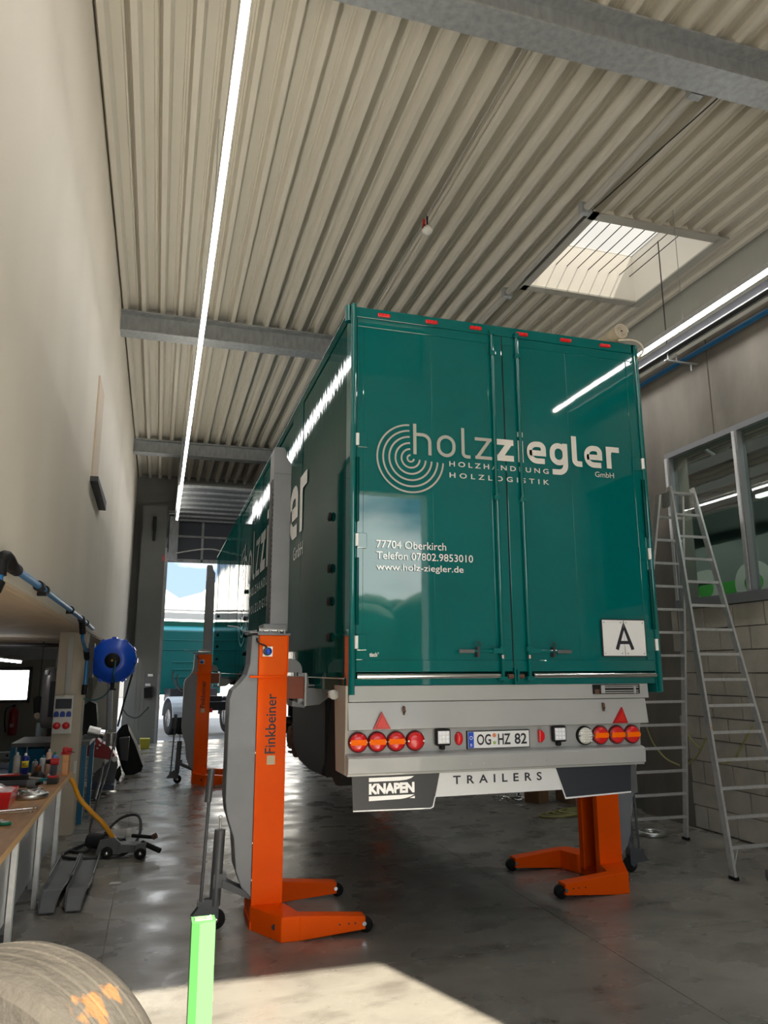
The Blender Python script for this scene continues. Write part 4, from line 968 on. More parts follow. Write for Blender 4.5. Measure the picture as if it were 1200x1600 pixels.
t = MB().lathe([(.0, BZ+.085), (.03, BZ+.08), (.07, BZ+.045), (.085, BZ+.01), (.11, BZ+.004), (.11, BZ)], (-1.06, 8.33, 0), n=16)
tag(recenter(t.build('black_cap', BLACK)), 'black cloth cap lying in front of the bottles', 'cap')
t = thing('pipe_wrench', 'red pipe wrench lying flat beside the drill', 'wrench', (-1.0, 8.12, BZ))
MB().box(-1.13, -.96, 8.03, 8.055, BZ, BZ+.018).build('handle', REDP, t, bevel=.003); MB().box(-.97, -.92, 8.02, 8.08, BZ, BZ+.025).build('jaw', STEEL, t, bevel=.004)
t = MB().box(-1.03, -.95, 8.14, 8.22, BZ, BZ+.035); tag(recenter(t.build('teal_cloth', mat('teal_cloth', (.02, .22, .26), .9), bevel=.012)), 'small crumpled teal cloth between the cap and the drill', 'cloth')
# brake ring
t = thing('wheel_hub_ring', 'shiny steel hub ring lying on the wooden bench top', 'ring', (-.95, 7.22, BZ))
MB().lathe([(.07, BZ), (.135, BZ), (.145, BZ+.012), (.145, BZ+.035), (.13, BZ+.045), (.08, BZ+.045), (.075, BZ+.06), (.05, BZ+.06), (.05, BZ+.0)], (-.965, 7.22, 0), n=28).build('ring', STEEL, t)
for q in range(10): MB().cyl((-.965+.105*cos(q*.628), 7.22+.105*sin(q*.628), BZ+.045), (-.965+.105*cos(q*.628), 7.22+.105*sin(q*.628), BZ+.055), .009, 8).build('bolt', CHROME, t)
t = thing('ratchet_pliers', 'black-handled pliers lying behind the steel hub ring', 'pliers', (-1.0, 7.55, BZ))
MB().tube([(-1.13, 7.5, BZ+.012), (-1.05, 7.53, BZ+.014), (-.99, 7.56, BZ+.012)], .011, 6).tube([(-1.12, 7.57, BZ+.012), (-1.05, 7.55, BZ+.014), (-.99, 7.56, BZ+.012)], .011, 6).build('handle', BLACK, t)
MB().cyl((-.99, 7.56, BZ+.012), (-.93, 7.58, BZ+.012), .012, 6, .006).build('jaw', STEEL, t)
# red bin with clear bag
t = thing('red_storage_bin', 'bright red storage bin holding a clear bag at the left edge', 'bin', (-1.2, 6.95, BZ))
MB().add([(-1.34, 6.72, BZ), (-1.05, 6.72, BZ), (-1.05, 7.02, BZ), (-1.34, 7.02, BZ), (-1.35, 6.70, BZ+.125), (-1.03, 6.70, BZ+.125), (-1.03, 7.04, BZ+.125), (-1.35, 7.04, BZ+.125),
          (-1.34, 6.71, BZ+.125), (-1.04, 6.71, BZ+.125), (-1.04, 7.03, BZ+.125), (-1.34, 7.03, BZ+.125), (-1.33, 6.73, BZ+.01), (-1.06, 6.73, BZ+.01), (-1.06, 7.01, BZ+.01), (-1.33, 7.01, BZ+.01)],
         [(0,3,2,1), (0,1,5,4), (1,2,6,5), (2,3,7,6), (3,0,4,7), (4,5,9,8), (5,6,10,9), (6,7,11,10), (7,4,8,11), (8,9,13,12), (9,10,14,13), (10,11,15,14), (11,8,12,15), (12,13,14,15)]).build('bin_body', mat('bright_red_plastic', (.70, .015, .02), .3, coat=.5), t)
bm = MB(); rnd = random.Random(2); n = 9
vs = [(-1.33+.29*i/n, 6.72+.3*j/n, BZ+.10+.055*sin(pi*i/n)*sin(pi*j/n)+rnd.uniform(0, .025)) for j in range(n+1) for i in range(n+1)]
bm.add(vs, [(j*(n+1)+i, j*(n+1)+i+1, (j+1)*(n+1)+i+1, (j+1)*(n+1)+i) for j in range(n) for i in range(n)]); bm.build('bag_sheet', GLASSP, t)
for i, (y, x0, x1) in enumerate(((6.60, -1.20, -.86), (6.50, -1.25, -.87))):
    t = thing('combination_wrench', ['chrome wrench lying on the bench, farther of the two below the red bin', 'chrome wrench lying on the bench, nearer of the two below the red bin'][i], 'wrench', (-1.0, y, BZ))
    MB().cyl((x0, y-.03, BZ+.006), (x1, y+(.06 if i == 0 else .0), BZ+.006), .006, 6).build('shank', CHROME, t)
    e_ = (x1, y+(.06 if i == 0 else .0))
    MB().lathe([(.010, BZ), (.019, BZ), (.019, BZ+.012), (.010, BZ+.012), (.010, BZ)], (e_[0]+.015, e_[1], 0), n=12).build('ring_end', CHROME, t)
t = thing('green_tape_strap', 'green lashing strap with buckle at the left edge of the bench', 'strap', (-1.0, 6.05, BZ))
MB().lathe([(.06, BZ), (.06, BZ+.05), (.045, BZ+.05), (.045, BZ), (.06, BZ)], (-1.06, 6.05, 0), n=20).build('strap_roll', GREENT, t)
MB().tube([(-1.0, 6.02, BZ+.012), (-.95, 6.0, BZ+.014), (-.915, 6.02, BZ+.012), (-.93, 6.07, BZ+.012), (-.98, 6.08, BZ+.012)], .011, 6, True).build('strap_loop', GREENT, t)
MB().prism([(-.975, 6.03), (-.935, 6.02), (-.93, 6.06), (-.96, 6.065)], BZ+.012, BZ+.026, 'z').box(-1.0, -.975, 6.06, 6.10, BZ+.01, BZ+.03).build('buckle', WHITE, t)
t = MB().lathe([(0, BZ), (.03, BZ), (.03, BZ+.03), (0, BZ+.03)], (-1.05, 5.62, 0), n=14); tag(recenter(t.build('pale_lid', mat('pale_green_lid', (.45, .55, .3), .5))), 'small pale green lid near the front edge of the bench', 'lid')

# socket box and trunking on the pillar
t = thing('socket_box', 'grey power distribution box with blue and red sockets on the pillar', 'socket box', (-1.08, 10.24, 1.2))
MB().box(-1.19, -.965, 10.215, 10.3, 1.19, 1.655).build('housing', mat('box_white', (.58, .59, .57), .45), t, bevel=.012)
MB().box(-1.170, -.985, 10.205, 10.216, 1.49, 1.61).build('breaker_window', mat('smoked_window', (.05, .06, .08), .15, coat=1), t, bevel=.004)
m = MB().box(-1.10, -.995, 10.203, 10.206, 1.545, 1.552); m.build('window_stripe', INK, t)
for k in range(3):
    x = -1.150+.07*k
    MB().prism([(x-.028, 1.395), (x+.028, 1.395), (x+.028, 1.44), (x+.014, 1.46), (x-.014, 1.46), (x-.028, 1.44)], 10.195, 10.216).build('blue_socket', BLUESOCK, t, bevel=.004)
for k in range(2):
    x = -1.135+.105*k
    MB().lathe([(0, 10.17), (.035, 10.172), (.042, 10.185), (.042, 10.216)], (x, 0, 1.29), 'y', 14).build('red_socket', mat('socket_red', (.6, .02, .02), .35), t)
t = MB().box(-1.085, -1.02, 10.27, 10.3, 1.68, 2.42); tag(recenter(t.build('cable_trunking', mat('trunk_grey', (.42, .43, .42), .5))), 'grey cable trunking running up the pillar from the socket box', 'trunking')
t = MB().box(-.90, -.872, 8.98, 9.0, .60, .75)
t = thing('wall_plate', 'pale bench end plate beside the wooden block', 'plate', (-.86, 10.28, .9)); MB().box(-.91, -.88, 10.285, 10.3, .72, .86).build('plate', WHITEP, t)

# air line
t = thing('air_line', 'blue compressed air line with black fittings under the left wall edge', 'pipe', (-.82, 7, 2.3))
AX = -.835
MB().tube(smooth_pts([(AX, 4.80, 2.535), (AX, 5.85, 2.535), (AX, 8.3, 2.52), (AX, 10.55, 2.485)]), .024, 10).build('main_pipe', BLUEPIPE, t)
MB().tube(smooth_pts([(AX-.02, 4.50, 2.53), (AX-.02, 4.48, 2.46), (AX-.03, 4.47, 2.40), (AX-.10, 4.45, 2.345), (AX-.22, 4.40, 2.31), (AX-.5, 4.35, 2.29)]), .024, 10).build('drop_pipe', BLUEPIPE, t)
for a, b in (((AX, 4.86, 2.535), (AX, 4.74, 2.535)), ((AX-.02, 4.49, 2.545), (AX-.02, 4.485, 2.46)), ((AX-.02, 4.485, 2.43), (AX-.035, 4.47, 2.375)), ((AX-.06, 4.46, 2.365), (AX-.15, 4.43, 2.33)), ((AX, 5.72, 2.536), (AX, 5.84, 2.536)), ((AX, 6.02, 2.535), (AX, 6.06, 2.535)), ((AX, 7.8, 2.524), (AX, 7.85, 2.524)), ((AX, 8.9, 2.51), (AX, 8.98, 2.51)), ((AX, 9.5, 2.50), (AX, 9.56, 2.50))):
    MB().cyl(a, b, .037, 12).build('fitting', BLACK, t)
MB().tube(smooth_pts([(AX-.02, 4.50, 2.50), (AX-.018, 4.52, 2.56), (AX-.01, 4.60, 2.575), (AX, 4.68, 2.545), (AX, 4.76, 2.535)]), .036, 10).build('elbow', BLACK, t)
for y in (5.95, 7.8, 9.1): MB().box(WL, AX+.03, y-.02, y+.02, 2.485, 2.512).build('pipe_clip', BLACK, t)
m = MB().tube(smooth_pts([(AX, 9.05, 2.50), (AX+.01, 9.1, 2.38), (AX+.0, 9.25, 2.30), (AX+.0, 9.7, 2.21), (AX-.0, 10.0, 2.15), (AX, 10.05, 2.05), (AX, 10.05, 1.72)]), .022, 8); m.build('branch_pipe', BLUEPIPE, t)
for a, b in (((AX, 9.05, 2.49), (AX+.01, 9.12, 2.36)), ((AX, 9.85, 2.19), (AX, 10.03, 2.10)), ((AX, 10.05, 1.78), (AX, 10.05, 1.66))): MB().cyl(a, b, .035, 10).build('fitting', BLACK, t)

# hose reel
t = thing('hose_reel', 'round blue hose reel hanging from the left wall edge', 'hose reel', (-.55, 10.7, 2.05))
def at(px, py, Y):
    d = fw+rt*((px-600)/1165)-up*((py-800)/1165); q = Vector((0, 0, H))+d*(Y/d.y); return q
c = at(177, 1032, 10.6)
dd = (Vector((0, 0, H))-c).normalized(); dd = (dd+Vector((-.12, 0, .0))).normalized()
mr = Matrix.Rotation(0, 3, 'Z'); xx = dd.cross(Vector((0, 0, 1))).normalized(); zz = xx.cross(dd)
mr = Matrix((( -xx.x, dd.x, zz.x), (-xx.y, dd.y, zz.y), (-xx.z, dd.z, zz.z)))
MB().lathe([(.0, -.10), (.26, -.10), (.29, -.07), (.29, .02), (.27, .05), (.22, .06), (.21, .085), (.12, .095), (0, .095)], c, 'y', 32, mtx=mr).build('drum', BLUEP, t)
for q in range(12): 
    a = q*pi/6; MB().box(-.028, .028, -.09, .04, .27, .31, mtx=None).v
    m = MB().box(-.028, .028, -.09, .045, .275, .305); Mq = Matrix.Rotation(a, 3, 'Y'); m.v = [tuple(mr@(Mq@Vector(p))+c) for p in m.v]; m.build('rim_lug', BLUEP, t)
MB().lathe([(.0, .12), (.06, .12), (.095, .10), (.11, .08)], c, 'y', 20, mtx=mr).build('hub', BLACK, t)
MB().lathe([(.0, .135), (.012, .135), (.015, .11)], c, 'y', 8, mtx=mr).build('hub_bolt', YELLOW, t)
MB().box(c.x-.36, c.x-.24, c.y-.06, c.y+.12, c.z-.22, c.z+.22).cyl((c.x-.28, c.y+.1, c.z), (c.x, c.y+.15, c.z), .04, 8).box(WL-.2, c.x-.3, c.y, c.y+.06, c.z+.12, c.z+.17).build('swivel_bracket', DARKC, t)
MB().tube(smooth_pts([at(181, 1032, 10.42), at(178, 1052, 10.42), at(177, 1066, 10.5), at(165, 1085, 10.6), at(148, 1094, 10.5), at(132, 1092, 10.3)]), .011, 6).build('feed_hose', mat('teal_hose', (.03, .12, .13), .5), t)
MB().tube(smooth_pts([at(205, 1010, 10.7), at(211, 1035, 10.65), at(203, 1065, 10.7), at(193, 1100, 10.8), at(184, 1135, 10.9)]), .013, 6).build('working_hose', CABLE, t)
MB().cyl(at(176, 1066, 10.45), at(175, 1078, 10.45), .025, 8).cyl(at(172, 1077, 10.45), at(181, 1077, 10.45), .012, 6).build('hose_stopper', BLACK, t)
t = MB().tube([at(174, 1009, 14.5), at(171, 1108, 14.5), at(170, 1140, 14.5)], .05, 10); t = t.build('downpipe', mat('downpipe_grey', (.34, .38, .42), .45)); recenter(t); tag(t, 'pale blue-grey pipe hanging below the blue hose reel', 'pipe')

# blue table, red machine, bin and leaning panel behind the pillar
t = thing('blue_work_table', 'blue steel work table standing behind the cream pillar', 'table', (-1.3, 11.6, 0))
MB().box(-1.75, -.80, 11.0, 12.0, .98, 1.03).build('table_top', GREYD, t)
for x, y in ((-.86, 11.03), (-.83, 11.9), (-1.72, 11.03), (-1.72, 11.95)): MB().box(x-.03, x+.03, y-.04, y+.04, 0, .98).build('leg', BLUEC, t)
MB().box(-.93, -.90, 11.08, 11.9, .05, .95).build('side_board', DARKC, t)
t = thing('bench_motor', 'steel grinding motor on the blue table behind the pillar', 'motor', (-.80, 11.6, 1.03))
a, b = at(138, 1142, 11.5), at(156, 1146, 11.5)
MB().cyl(a, b, .075, 14).build('motor_body', STEEL, t); MB().cyl(b, b+(b-a).normalized()*.06, .06, 14).build('end_cover', CHROME, t)
MB().box(a.x-.05, a.x+.1, a.y-.06, a.y+.06, 1.03, a.z-.05).build('motor_foot', GREYD, t)
t = thing('red_machine', 'dark red wheel machine on grey stand beyond the pillar', 'machine', (-.72, 13.9, 0))
def slab(pts, Y, th, name, mt, par, bevel=0):
    """upright plate with its real thickness, outline given at depth Y"""
    P = [at(px, py, Y) for px, py in pts]; return MB().prism([(p.x, p.z) for p in P], Y, Y+th).build(name, mt, par, bevel=bevel)
slab([(126, 1160), (148, 1150), (158, 1160), (170, 1166), (180, 1180), (176, 1188), (140, 1182), (126, 1178)], 13.4, .35, 'red_cover', mat('machine_red', (.26, .01, .015), .4), t, .01)
slab([(170, 1190), (183, 1184), (184, 1196), (180, 1212), (176, 1235), (160, 1235), (136, 1228), (150, 1205)], 13.6, .05, 'stand_plate', GREYD, t)
slab([(136, 1225), (178, 1227), (178, 1235), (136, 1234)], 13.3, .7, 'base_bar', mat('base_navy', (.03, .045, .075), .5), t)
q = at(179, 1186, 13.35); MB().cyl(q, q+Vector((0, .1, 0)), .045, 14).build('hub_cap', WHITEP, t)
q = at(174, 1150, 13.4); MB().cyl(q-Vector((0, 0, .15)), q+Vector((0, 0, .05)), .085, 12).build('steel_pot', STEEL, t)
MB().tube([at(162, 1192, 13.2), at(155, 1225, 12.6), at(148, 1250, 12.0)], .018, 6).build('drive_rod', DARKC, t)
m = MB()
for k in range(8): q = at(132+4*k, 1158+(k*7) % 12, 13.35); m.cyl(q, q+Vector((0, .05, 0)), .018, 6)
m.build('bolt_head', CHROME, t)
slab([(128, 1105), (140, 1095), (150, 1100), (152, 1128), (146, 1165), (130, 1165)], 14.0, .3, 'rear_column', BLACK, t)
t = slab([(186, 1156), (202, 1154), (199, 1192), (188, 1190)], 15.2, .25, 'refuse_bin', mat('bin_grey', (.05, .05, .055), .5), None, .01); recenter(t); t.location.z = .45; t.location.z = at(190, 1190, 15.2).z; tag(t, 'small dark grey bin in front of the leaning black panel', 'bin')
t = thing('leaning_fender', 'large black plastic truck panel leaning with a white edge strip', 'panel', (-.3, 15.7, 0))
slab([(180, 1148), (190, 1134), (199, 1131), (205, 1148), (215, 1172), (224, 1196), (221, 1205), (203, 1214), (196, 1212), (190, 1200), (180, 1165)], 15.7, .12, 'panel_body', BLACK, t, .02)
slab([(200, 1133), (203, 1137), (214, 1160), (225, 1192), (225, 1198), (222, 1194), (212, 1165), (201, 1141)], 15.66, .05, 'edge_strip', WHITE, t)
slab([(180, 1205), (188, 1196), (190, 1210), (181, 1230), (177, 1232)], 15.0, .06, 'lower_strut', BLACK, t)
t = slab([(218, 1157), (234, 1157), (233, 1173), (219, 1173)], 20.6, .3, 'yellow_crate', YELP, None, .01); recenter(t); t.location.z = 0; t['_z'] = 1; tag(t, 'dull yellow crate at the foot of the far grey panel', 'crate')
t = slab([(225, 1075), (238, 1073), (238, 1090), (225, 1091)], 22.13, .11, 'switch_box', BLACK, None); recenter(t); tag(t, 'black switch box on the grey panel beside the far gate', 'box')
for i, (px, py) in enumerate(((235, 1055), (231, 1070))):
    o = slab([(px-4, py-2), (px+4, py-2), (px+4, py+2), (px-4, py+2)], 22.2, .03, 'white_sign', WHITE, None); recenter(o); tag(o, ['small white sign on the far grey panel, upper of two', 'small white sign on the far grey panel, lower of two'][i], 'sign')
t = MB().tube(smooth_pts([at(192, 1108, 21.9), at(200, 1118, 21.9), at(215, 1121, 21.9), at(232, 1105, 22.23)]), .015, 6); t = recenter(t.build('hanging_cable', CABLE)); tag(t, 'black cable sagging across the far grey panels', 'cable')

# transmission jack on the floor with its yellow handle
t = thing('floor_jack', 'black trolley jack with a long yellow handle leaning on the bench', 'jack', (-.25, 9.1, 0))
MB().tube(smooth_pts([at(102, 1214, 8.95), at(109, 1216, 8.95), at(115, 1224, 8.95), at(120, 1238, 8.97), at(126, 1250, 8.98), at(142, 1268, 9.0), at(162, 1288, 9.02), at(180, 1314, 9.05)]), .024, 10).build('handle_lever', YELLOW, t)
a = Vector((-.60, 9.45, .10)); b = Vector((-.25, 9.15, .10))
MB().cyl(a, a.lerp(b, .45), .085, 14).cyl(a.lerp(b, .45), b, .06, 12).build('hydraulic_body', DARKC, t)
MB().prism([(-.52, .04), (-.30, .03), (-.24, .12), (-.33, .20), (-.48, .18)], 8.98, 9.03).prism([(-.30, .05), (.0, .04), (.0, .11), (-.28, .14)], 8.95, 9.15).build('side_plate', GREYD, t, bevel=.006)
for p in ((-.40, 8.95, .06), (-.06, 8.82, .062), (-.40, 9.35, .06)): MB().lathe([(0, -.025), (.055, -.025), (.062, 0), (.055, .025), (0, .025)], p, 'y', 18).build('wheel', RUBBER, t)
for p in ((-.40, 8.915, .06), (-.06, 8.785, .062)): MB().lathe([(0, -.005), (.018, -.004), (.022, .01)], p, 'y', 10).build('wheel_hub', CHROME, t)
MB().cyl((-.05, 8.86, .16), (.14, 8.75, .09), .026, 10).cyl((-.16, 9.2, .17), (.06, 9.15, .15), .02, 8).build('rubber_grip', RUBBER, t)
MB().cyl((.06, 9.15, .15), (.10, 9.14, .17), .03, 10).build('knob', RUST, t)
MB().lathe([(.0, .18), (.03, .18), (.03, .26), (0, .26)], (-.20, 9.1, 0), n=12).build('white_cap', WHITEP, t)
MB().prism([(-.12, .04), (-.02, .05), (.0, .17), (-.10, .16)], 8.80, 8.84).build('fork_plate', GREYD, t)
t = MB().tube(smooth_pts([(-.72, 9.55, .02), (-.86, 9.2, .02), (-.72, 8.98, .02), (-.45, 8.95, .02), (-.2, 9.05, .03), (-.08, 9.6, .12), (-.12, 10.1, .22), (-.32, 10.1, .20), (-.50, 9.7, .08), (-.62, 9.3, .02), (-.80, 9.38, .02), (-.66, 9.6, .03)]), .017, 8)
tag(recenter(t.build('coiled_hose', CABLE)), 'black rubber hose looped on the floor around the trolley jack', 'hose')
t = MB().tube(smooth_pts([(-.58, 13.2, .9), (-.60, 12.0, .55), (-.64, 10.9, .3), (-.66, 10.2, .1), (-.62, 9.9, .03)]), .014, 6); tag(recenter(t.build('trailing_cable', CABLE)), 'thin black cable trailing down towards the trolley jack', 'cable')

# two grey formed sheets on the floor
def formed(label, x, y, rz, group=None):
    t = thing('formed_sheet', label, 'sheet metal part', (x, y, 0), rz, 'grey formed sheets on the floor', local=True)
    # bent channel: floor pan with two upturned sides and a raised nose
    n = 7; prof = [(-.095, .075), (-.088, .08), (-.075, .02), (.075, .02), (.088, .08), (.095, .075)]
    st = [(.0, 1, .0), (1.0, 1.0, .02), (1.2, 1.0, .04), (1.45, .95, .09), (1.6, .85, .07), (1.75, .72, .0)]
    m = MB(); 
    for yy, wsc, zz_ in st: m.v += [(-px*wsc, -yy, pz+zz_ if abs(px) < .08 else pz*1.0+zz_*.6) for px, pz in prof]
    k = len(prof)
    for i in range(len(st)-1):
        for j in range(k-1): m.f.append([i*k+j, i*k+j+1, (i+1)*k+j+1, (i+1)*k+j]); m.sm.append(False); m.mi.append(0)
    o = m.build('sheet_body', mat('grey_part_paint', (.13, .135, .145), .42), t); s_ = o.modifiers.new('s', 'SOLIDIFY'); s_.thickness = .012
    for sg in (-1, 1): MB().cyl((sg*.09, 0, .085), (sg*.09, -.95, .105), .008, 8).build('rolled_edge', mat('grey_part_paint', (.3, .3, .3)), t)
formed('grey bent sheet metal part on the floor beside the bench, left one', -.752, 8.88, R(0))
formed('grey bent sheet metal part on the floor, right one with lifted edge', -.55, 8.88, R(0))
t = MB().prism([(-.32, 7.93), (-.22, 7.92), (-.20, 7.99), (-.30, 8.0)], 0, .004, 'z'); tag(recenter(t.build('paper_scrap', WHITEP)), 'small pale scrap lying on the floor in front of the sheets', 'scrap')

# annex: exhaust filter column, cabinet, extinguisher, lamp
t = thing('vertical_tank', 'tall grey cylinder tank with black lettering left of the pillar', 'tank', (-1.62, 13, 0))
c = at(78, 1095, 13)
MB().lathe([(0, c.z-.42), (.10, c.z-.40), (.125, c.z-.30), (.125, c.z+.42), (.10, c.z+.50), (0, c.z+.52)], (c.x, c.y, 0), n=20).build('tank_body', mat('tank_grey', (.22, .21, .21), .35, metal=.4), t)
MB().cyl((c.x+.06, c.y, c.z+.45), (c.x+.08, c.y, 2.42), .03, 8).build('outlet_pipe', GREYD, t)
m = MB(); m.box(c.x+.0, c.x+.075, c.y-.132, c.y-.105, c.z-.24, c.z+.30); m.build('black_band', INK, t)
MB().lathe([(0, c.z+.40), (.035, c.z+.40), (.035, c.z+.47), (0, c.z+.47)], (c.x-.06, c.y-.12, 0), n=10).build('gauge', WHITE, t)
MB().box(c.x-.02, c.x+.05, c.y+.1, c.y+.16, 0, c.z+.3).build('stand', DARKC, t)
t = thing('tool_cabinet', 'blue tool cabinet with black top standing in the side bay', 'cabinet', (-1.75, 13.6, 0))
MB().box(-2.02, -1.45, 13.3, 13.9, 0, .78).build('cabinet_body', BLUEC, t); MB().box(-2.05, -1.42, 13.27, 13.93, .78, .84).build('top', BLACK, t)
for k in range(3): MB().box(-1.98, -1.49, 13.285, 13.30, .08+.23*k, .28+.23*k).build('drawer', BLUEC, t)
t = can(at(60, 1160, 13.5).x, 13.5, .84, .055, .33, mat('pet_plastic', (.45, .55, .60), .1, alpha=.75), BLUEC, 'clear plastic water bottle standing on the blue tool cabinet', 'water_bottle', 'bottle')
t = MB().box(-1.88, -1.80, 13.45, 13.52, .84, .90); tag(recenter(t.build('yellow_sponge', YELP, bevel=.01)), 'small yellow block on the blue tool cabinet', 'block')
t = MB().box(-1.66, -1.50, 13.5, 13.7, .84, .96); tag(recenter(t.build('carton', CARD, bevel=.004)), 'small brown carton on the blue tool cabinet near the pillar', 'carton')
t = thing('fire_extinguisher', 'dark red fire extinguisher hanging on the side bay back wall', 'extinguisher', (-3.18, 19.9, .45))
MB().lathe([(0, .47), (.095, .48), (.10, .52), (.10, 1.0), (.07, 1.08), (.03, 1.12), (0, 1.12)], (-3.17, 19.86, 0), n=18).build('cylinder', mat('extinguisher_red', (.30, .01, .015), .35), t)
MB().box(-3.20, -3.14, 19.8, 19.9, 1.12, 1.18).tube(smooth_pts([(-3.2, 19.83, 1.15), (-3.33, 19.82, 1.08), (-3.34, 19.82, .8), (-3.30, 19.82, .55)]), .015, 6).build('valve_and_hose', BLACK, t)
MB().box(-3.21, -3.13, 19.757, 19.765, .66, .74).build('label_plate', WHITEP, t)
t = thing('annex_tube_lamp', 'thin lit tube lamp under the soffit at the left edge', 'lamp', (-2.0, 12, 2.2))
a, b = at(-60, 1024, 12), at(33, 1034, 12.3); MB().cyl(a, b, .022, 8).build('tube', STRIPM, t); MB().cyl(a+Vector((0, 0, .035)), b+Vector((0, 0, .035)), .03, 6).build('housing', GREYD, t)
t = MB().cyl((-6, 12.6, 2.33), (-1.2, 12.6, 2.33), .03, 8); tag(recenter(t.build('annex_pipe', DARKC)), 'dark horizontal pipe under the soffit of the side bay', 'pipe')
t = MB().box(-5.5, -1.3, 15.0, 15.15, 2.15, 2.35); tag(recenter(t.build('annex_beam', GREYD)), 'dark grey beam crossing the side bay below the soffit', 'beam')
t = thing('low_rack', 'low pale perforated rack on the side bay floor', 'rack', (-3.2, 16.5, 0))
MB().box(-4.2, -2.35, 16.4, 16.5, .30, .42).build('perforated_rail', mat('rack_paint', (.35, .37, .37), .5), t); MB().box(-4.1, -4.05, 16.42, 16.48, 0, .3).box(-2.45, -2.4, 16.42, 16.48, 0, .3).build('rack_leg', GREYD, t)
m = MB()
for k in range(10): m.cyl((-4.1+.18*k, 16.399, .36), (-4.1+.18*k, 16.396, .36), .025, 8)
m.build('rack_hole', INK, t)
t = thing('hanging_jacket', 'dark work jacket with beige gloves hanging beside the grey tank', 'jacket', (-1.95, 13.8, 1.0))
MB().cyl(at(61, 1088, 13.85), at(61, 1088, 13.85)+Vector((0, 0, .95)), .01, 5).build('hook_rod', DARKC, t); slab([(52, 1092), (60, 1086), (68, 1092), (70, 1112), (62, 1120), (52, 1116)], 13.8, .1, 'jacket_body', BLACK, t, .02); slab([(53, 1115), (60, 1113), (65, 1120), (58, 1125), (53, 1121)], 13.75, .07, 'glove', BEIGEF, t, .015)

# ================================================================== FOREGROUND
c = at(30, 1760, 2.74)
ax_ = Vector((-.42, -.90, .10)).normalized()
xq = ax_.cross(Vector((0, 0, 1))).normalized(); zq = xq.cross(ax_)
mt_ = Matrix(((-xq.x, ax_.x, zq.x), (-xq.y, ax_.y, zq.y), (-xq.z, ax_.z, zq.z)))
t = thing('truck_tyre', 'big worn dusty truck tyre standing in the lower left corner', 'tyre', (c.x, c.y, 0))
prof = [(.30, .02), (.40, -.005), (.46, .0), (.488, .02), (.497, .045)]
for g in (.095, .16, .225, .29): prof += [(.503, g-.010), (.498, g-.006), (.486, g-.004), (.486, g+.003), (.498, g+.005), (.503, g+.009)]
prof += [(.498, .335), (.488, .365), (.46, .385), (.40, .39), (.30, .365), (.285, .34), (.285, .05), (.30, .02)]
o = MB().lathe(prof, c, 'y', 160, smooth=False, mtx=mt_).build('tyre_body', TYRE, t)
MB().lathe([(.286, .06), (.27, .08), (.27, .30), (.286, .33)], c, 'y', 40, mtx=mt_).build('inner_lining', RUBBER, t)
def stain(m, p, r, colr):
    t_ = m.node_tree; L = t_.links.new; b = t_.nodes['Principled BSDF']; src = b.inputs['Base Color'].links[0].from_socket
    tcn = t_.nodes.new('ShaderNodeTexCoord'); vm = t_.nodes.new('ShaderNodeVectorMath'); vm.operation = 'DISTANCE'; vm.inputs[1].default_value = p
    L(tcn.outputs['Object'], vm.inputs[0])
    n = t_.nodes.new('ShaderNodeTexNoise'); n.inputs['Scale'].default_value = 16; n.inputs['Detail'].default_value = 5; L(tcn.outputs['Object'], n.inputs['Vector'])
    a = t_.nodes.new('ShaderNodeMath'); a.operation = 'MULTIPLY_ADD'; a.inputs[1].default_value = -.22; L(n.outputs['Fac'], a.inputs[0]); L(vm.outputs['Value'], a.inputs[2])
    mr = t_.nodes.new('ShaderNodeMapRange'); mr.inputs[1].default_value = r-.11; mr.inputs[2].default_value = r-.135; L(a.outputs[0], mr.inputs[0])
    mx_ = t_.nodes.new('ShaderNodeMix'); mx_.data_type = 'RGBA'; mx_.inputs[7].default_value = (*colr, 1)
    L(mr.outputs[0], mx_.inputs[0]); L(src, mx_.inputs[6]); L(mx_.outputs[2], b.inputs['Base Color'])
from mathutils.bvhtree import BVHTree
bv_ = BVHTree.FromPolygons([v.co for v in o.data.vertices], [tuple(p.vertices) for p in o.data.polygons])
og = Vector((0, 0, H))-Vector((c.x, c.y, 0))
for px_, py_, rr_ in ((143, 1574, .062), (178, 1552, .025)):
    hit = bv_.ray_cast(og, (at(px_, py_, 3)-Vector((0, 0, H))).normalized())[0]
    if hit is not None: stain(TYRE, hit, rr_, (.19, .10, .045))
# green post
t = thing('green_post', 'bright pale green steel post standing in the foreground', 'post', (.262, 3.42, 0))
q = at(318, 1437, 3.4)
W_ = .047
MB().prism([(q.x-W_, 3.40-.028), (q.x-W_+.03, 3.40-.048), (q.x+W_, 3.40-.028), (q.x+W_, 3.40+.05), (q.x-W_, 3.40+.05)], 0, q.z, 'z').build('post_tube', GREENP, t)
MB().prism([(q.x-W_+.012, 3.39), (q.x+W_-.012, 3.39), (q.x+W_-.012, 3.435), (q.x-W_+.012, 3.435)], q.z, q.z+.004, 'z').tube([(q.x+.01, 3.40, q.z+.004), (q.x+.03, 3.41, q.z+.010)], .005, 6).build('end_cap', mat('green_cap_paint', (.2, .62, .2), .5), t)
MB().box(q.x-.12, q.x+.12, 3.28, 3.52, 0, .012).build('foot_plate', GREENP, t)

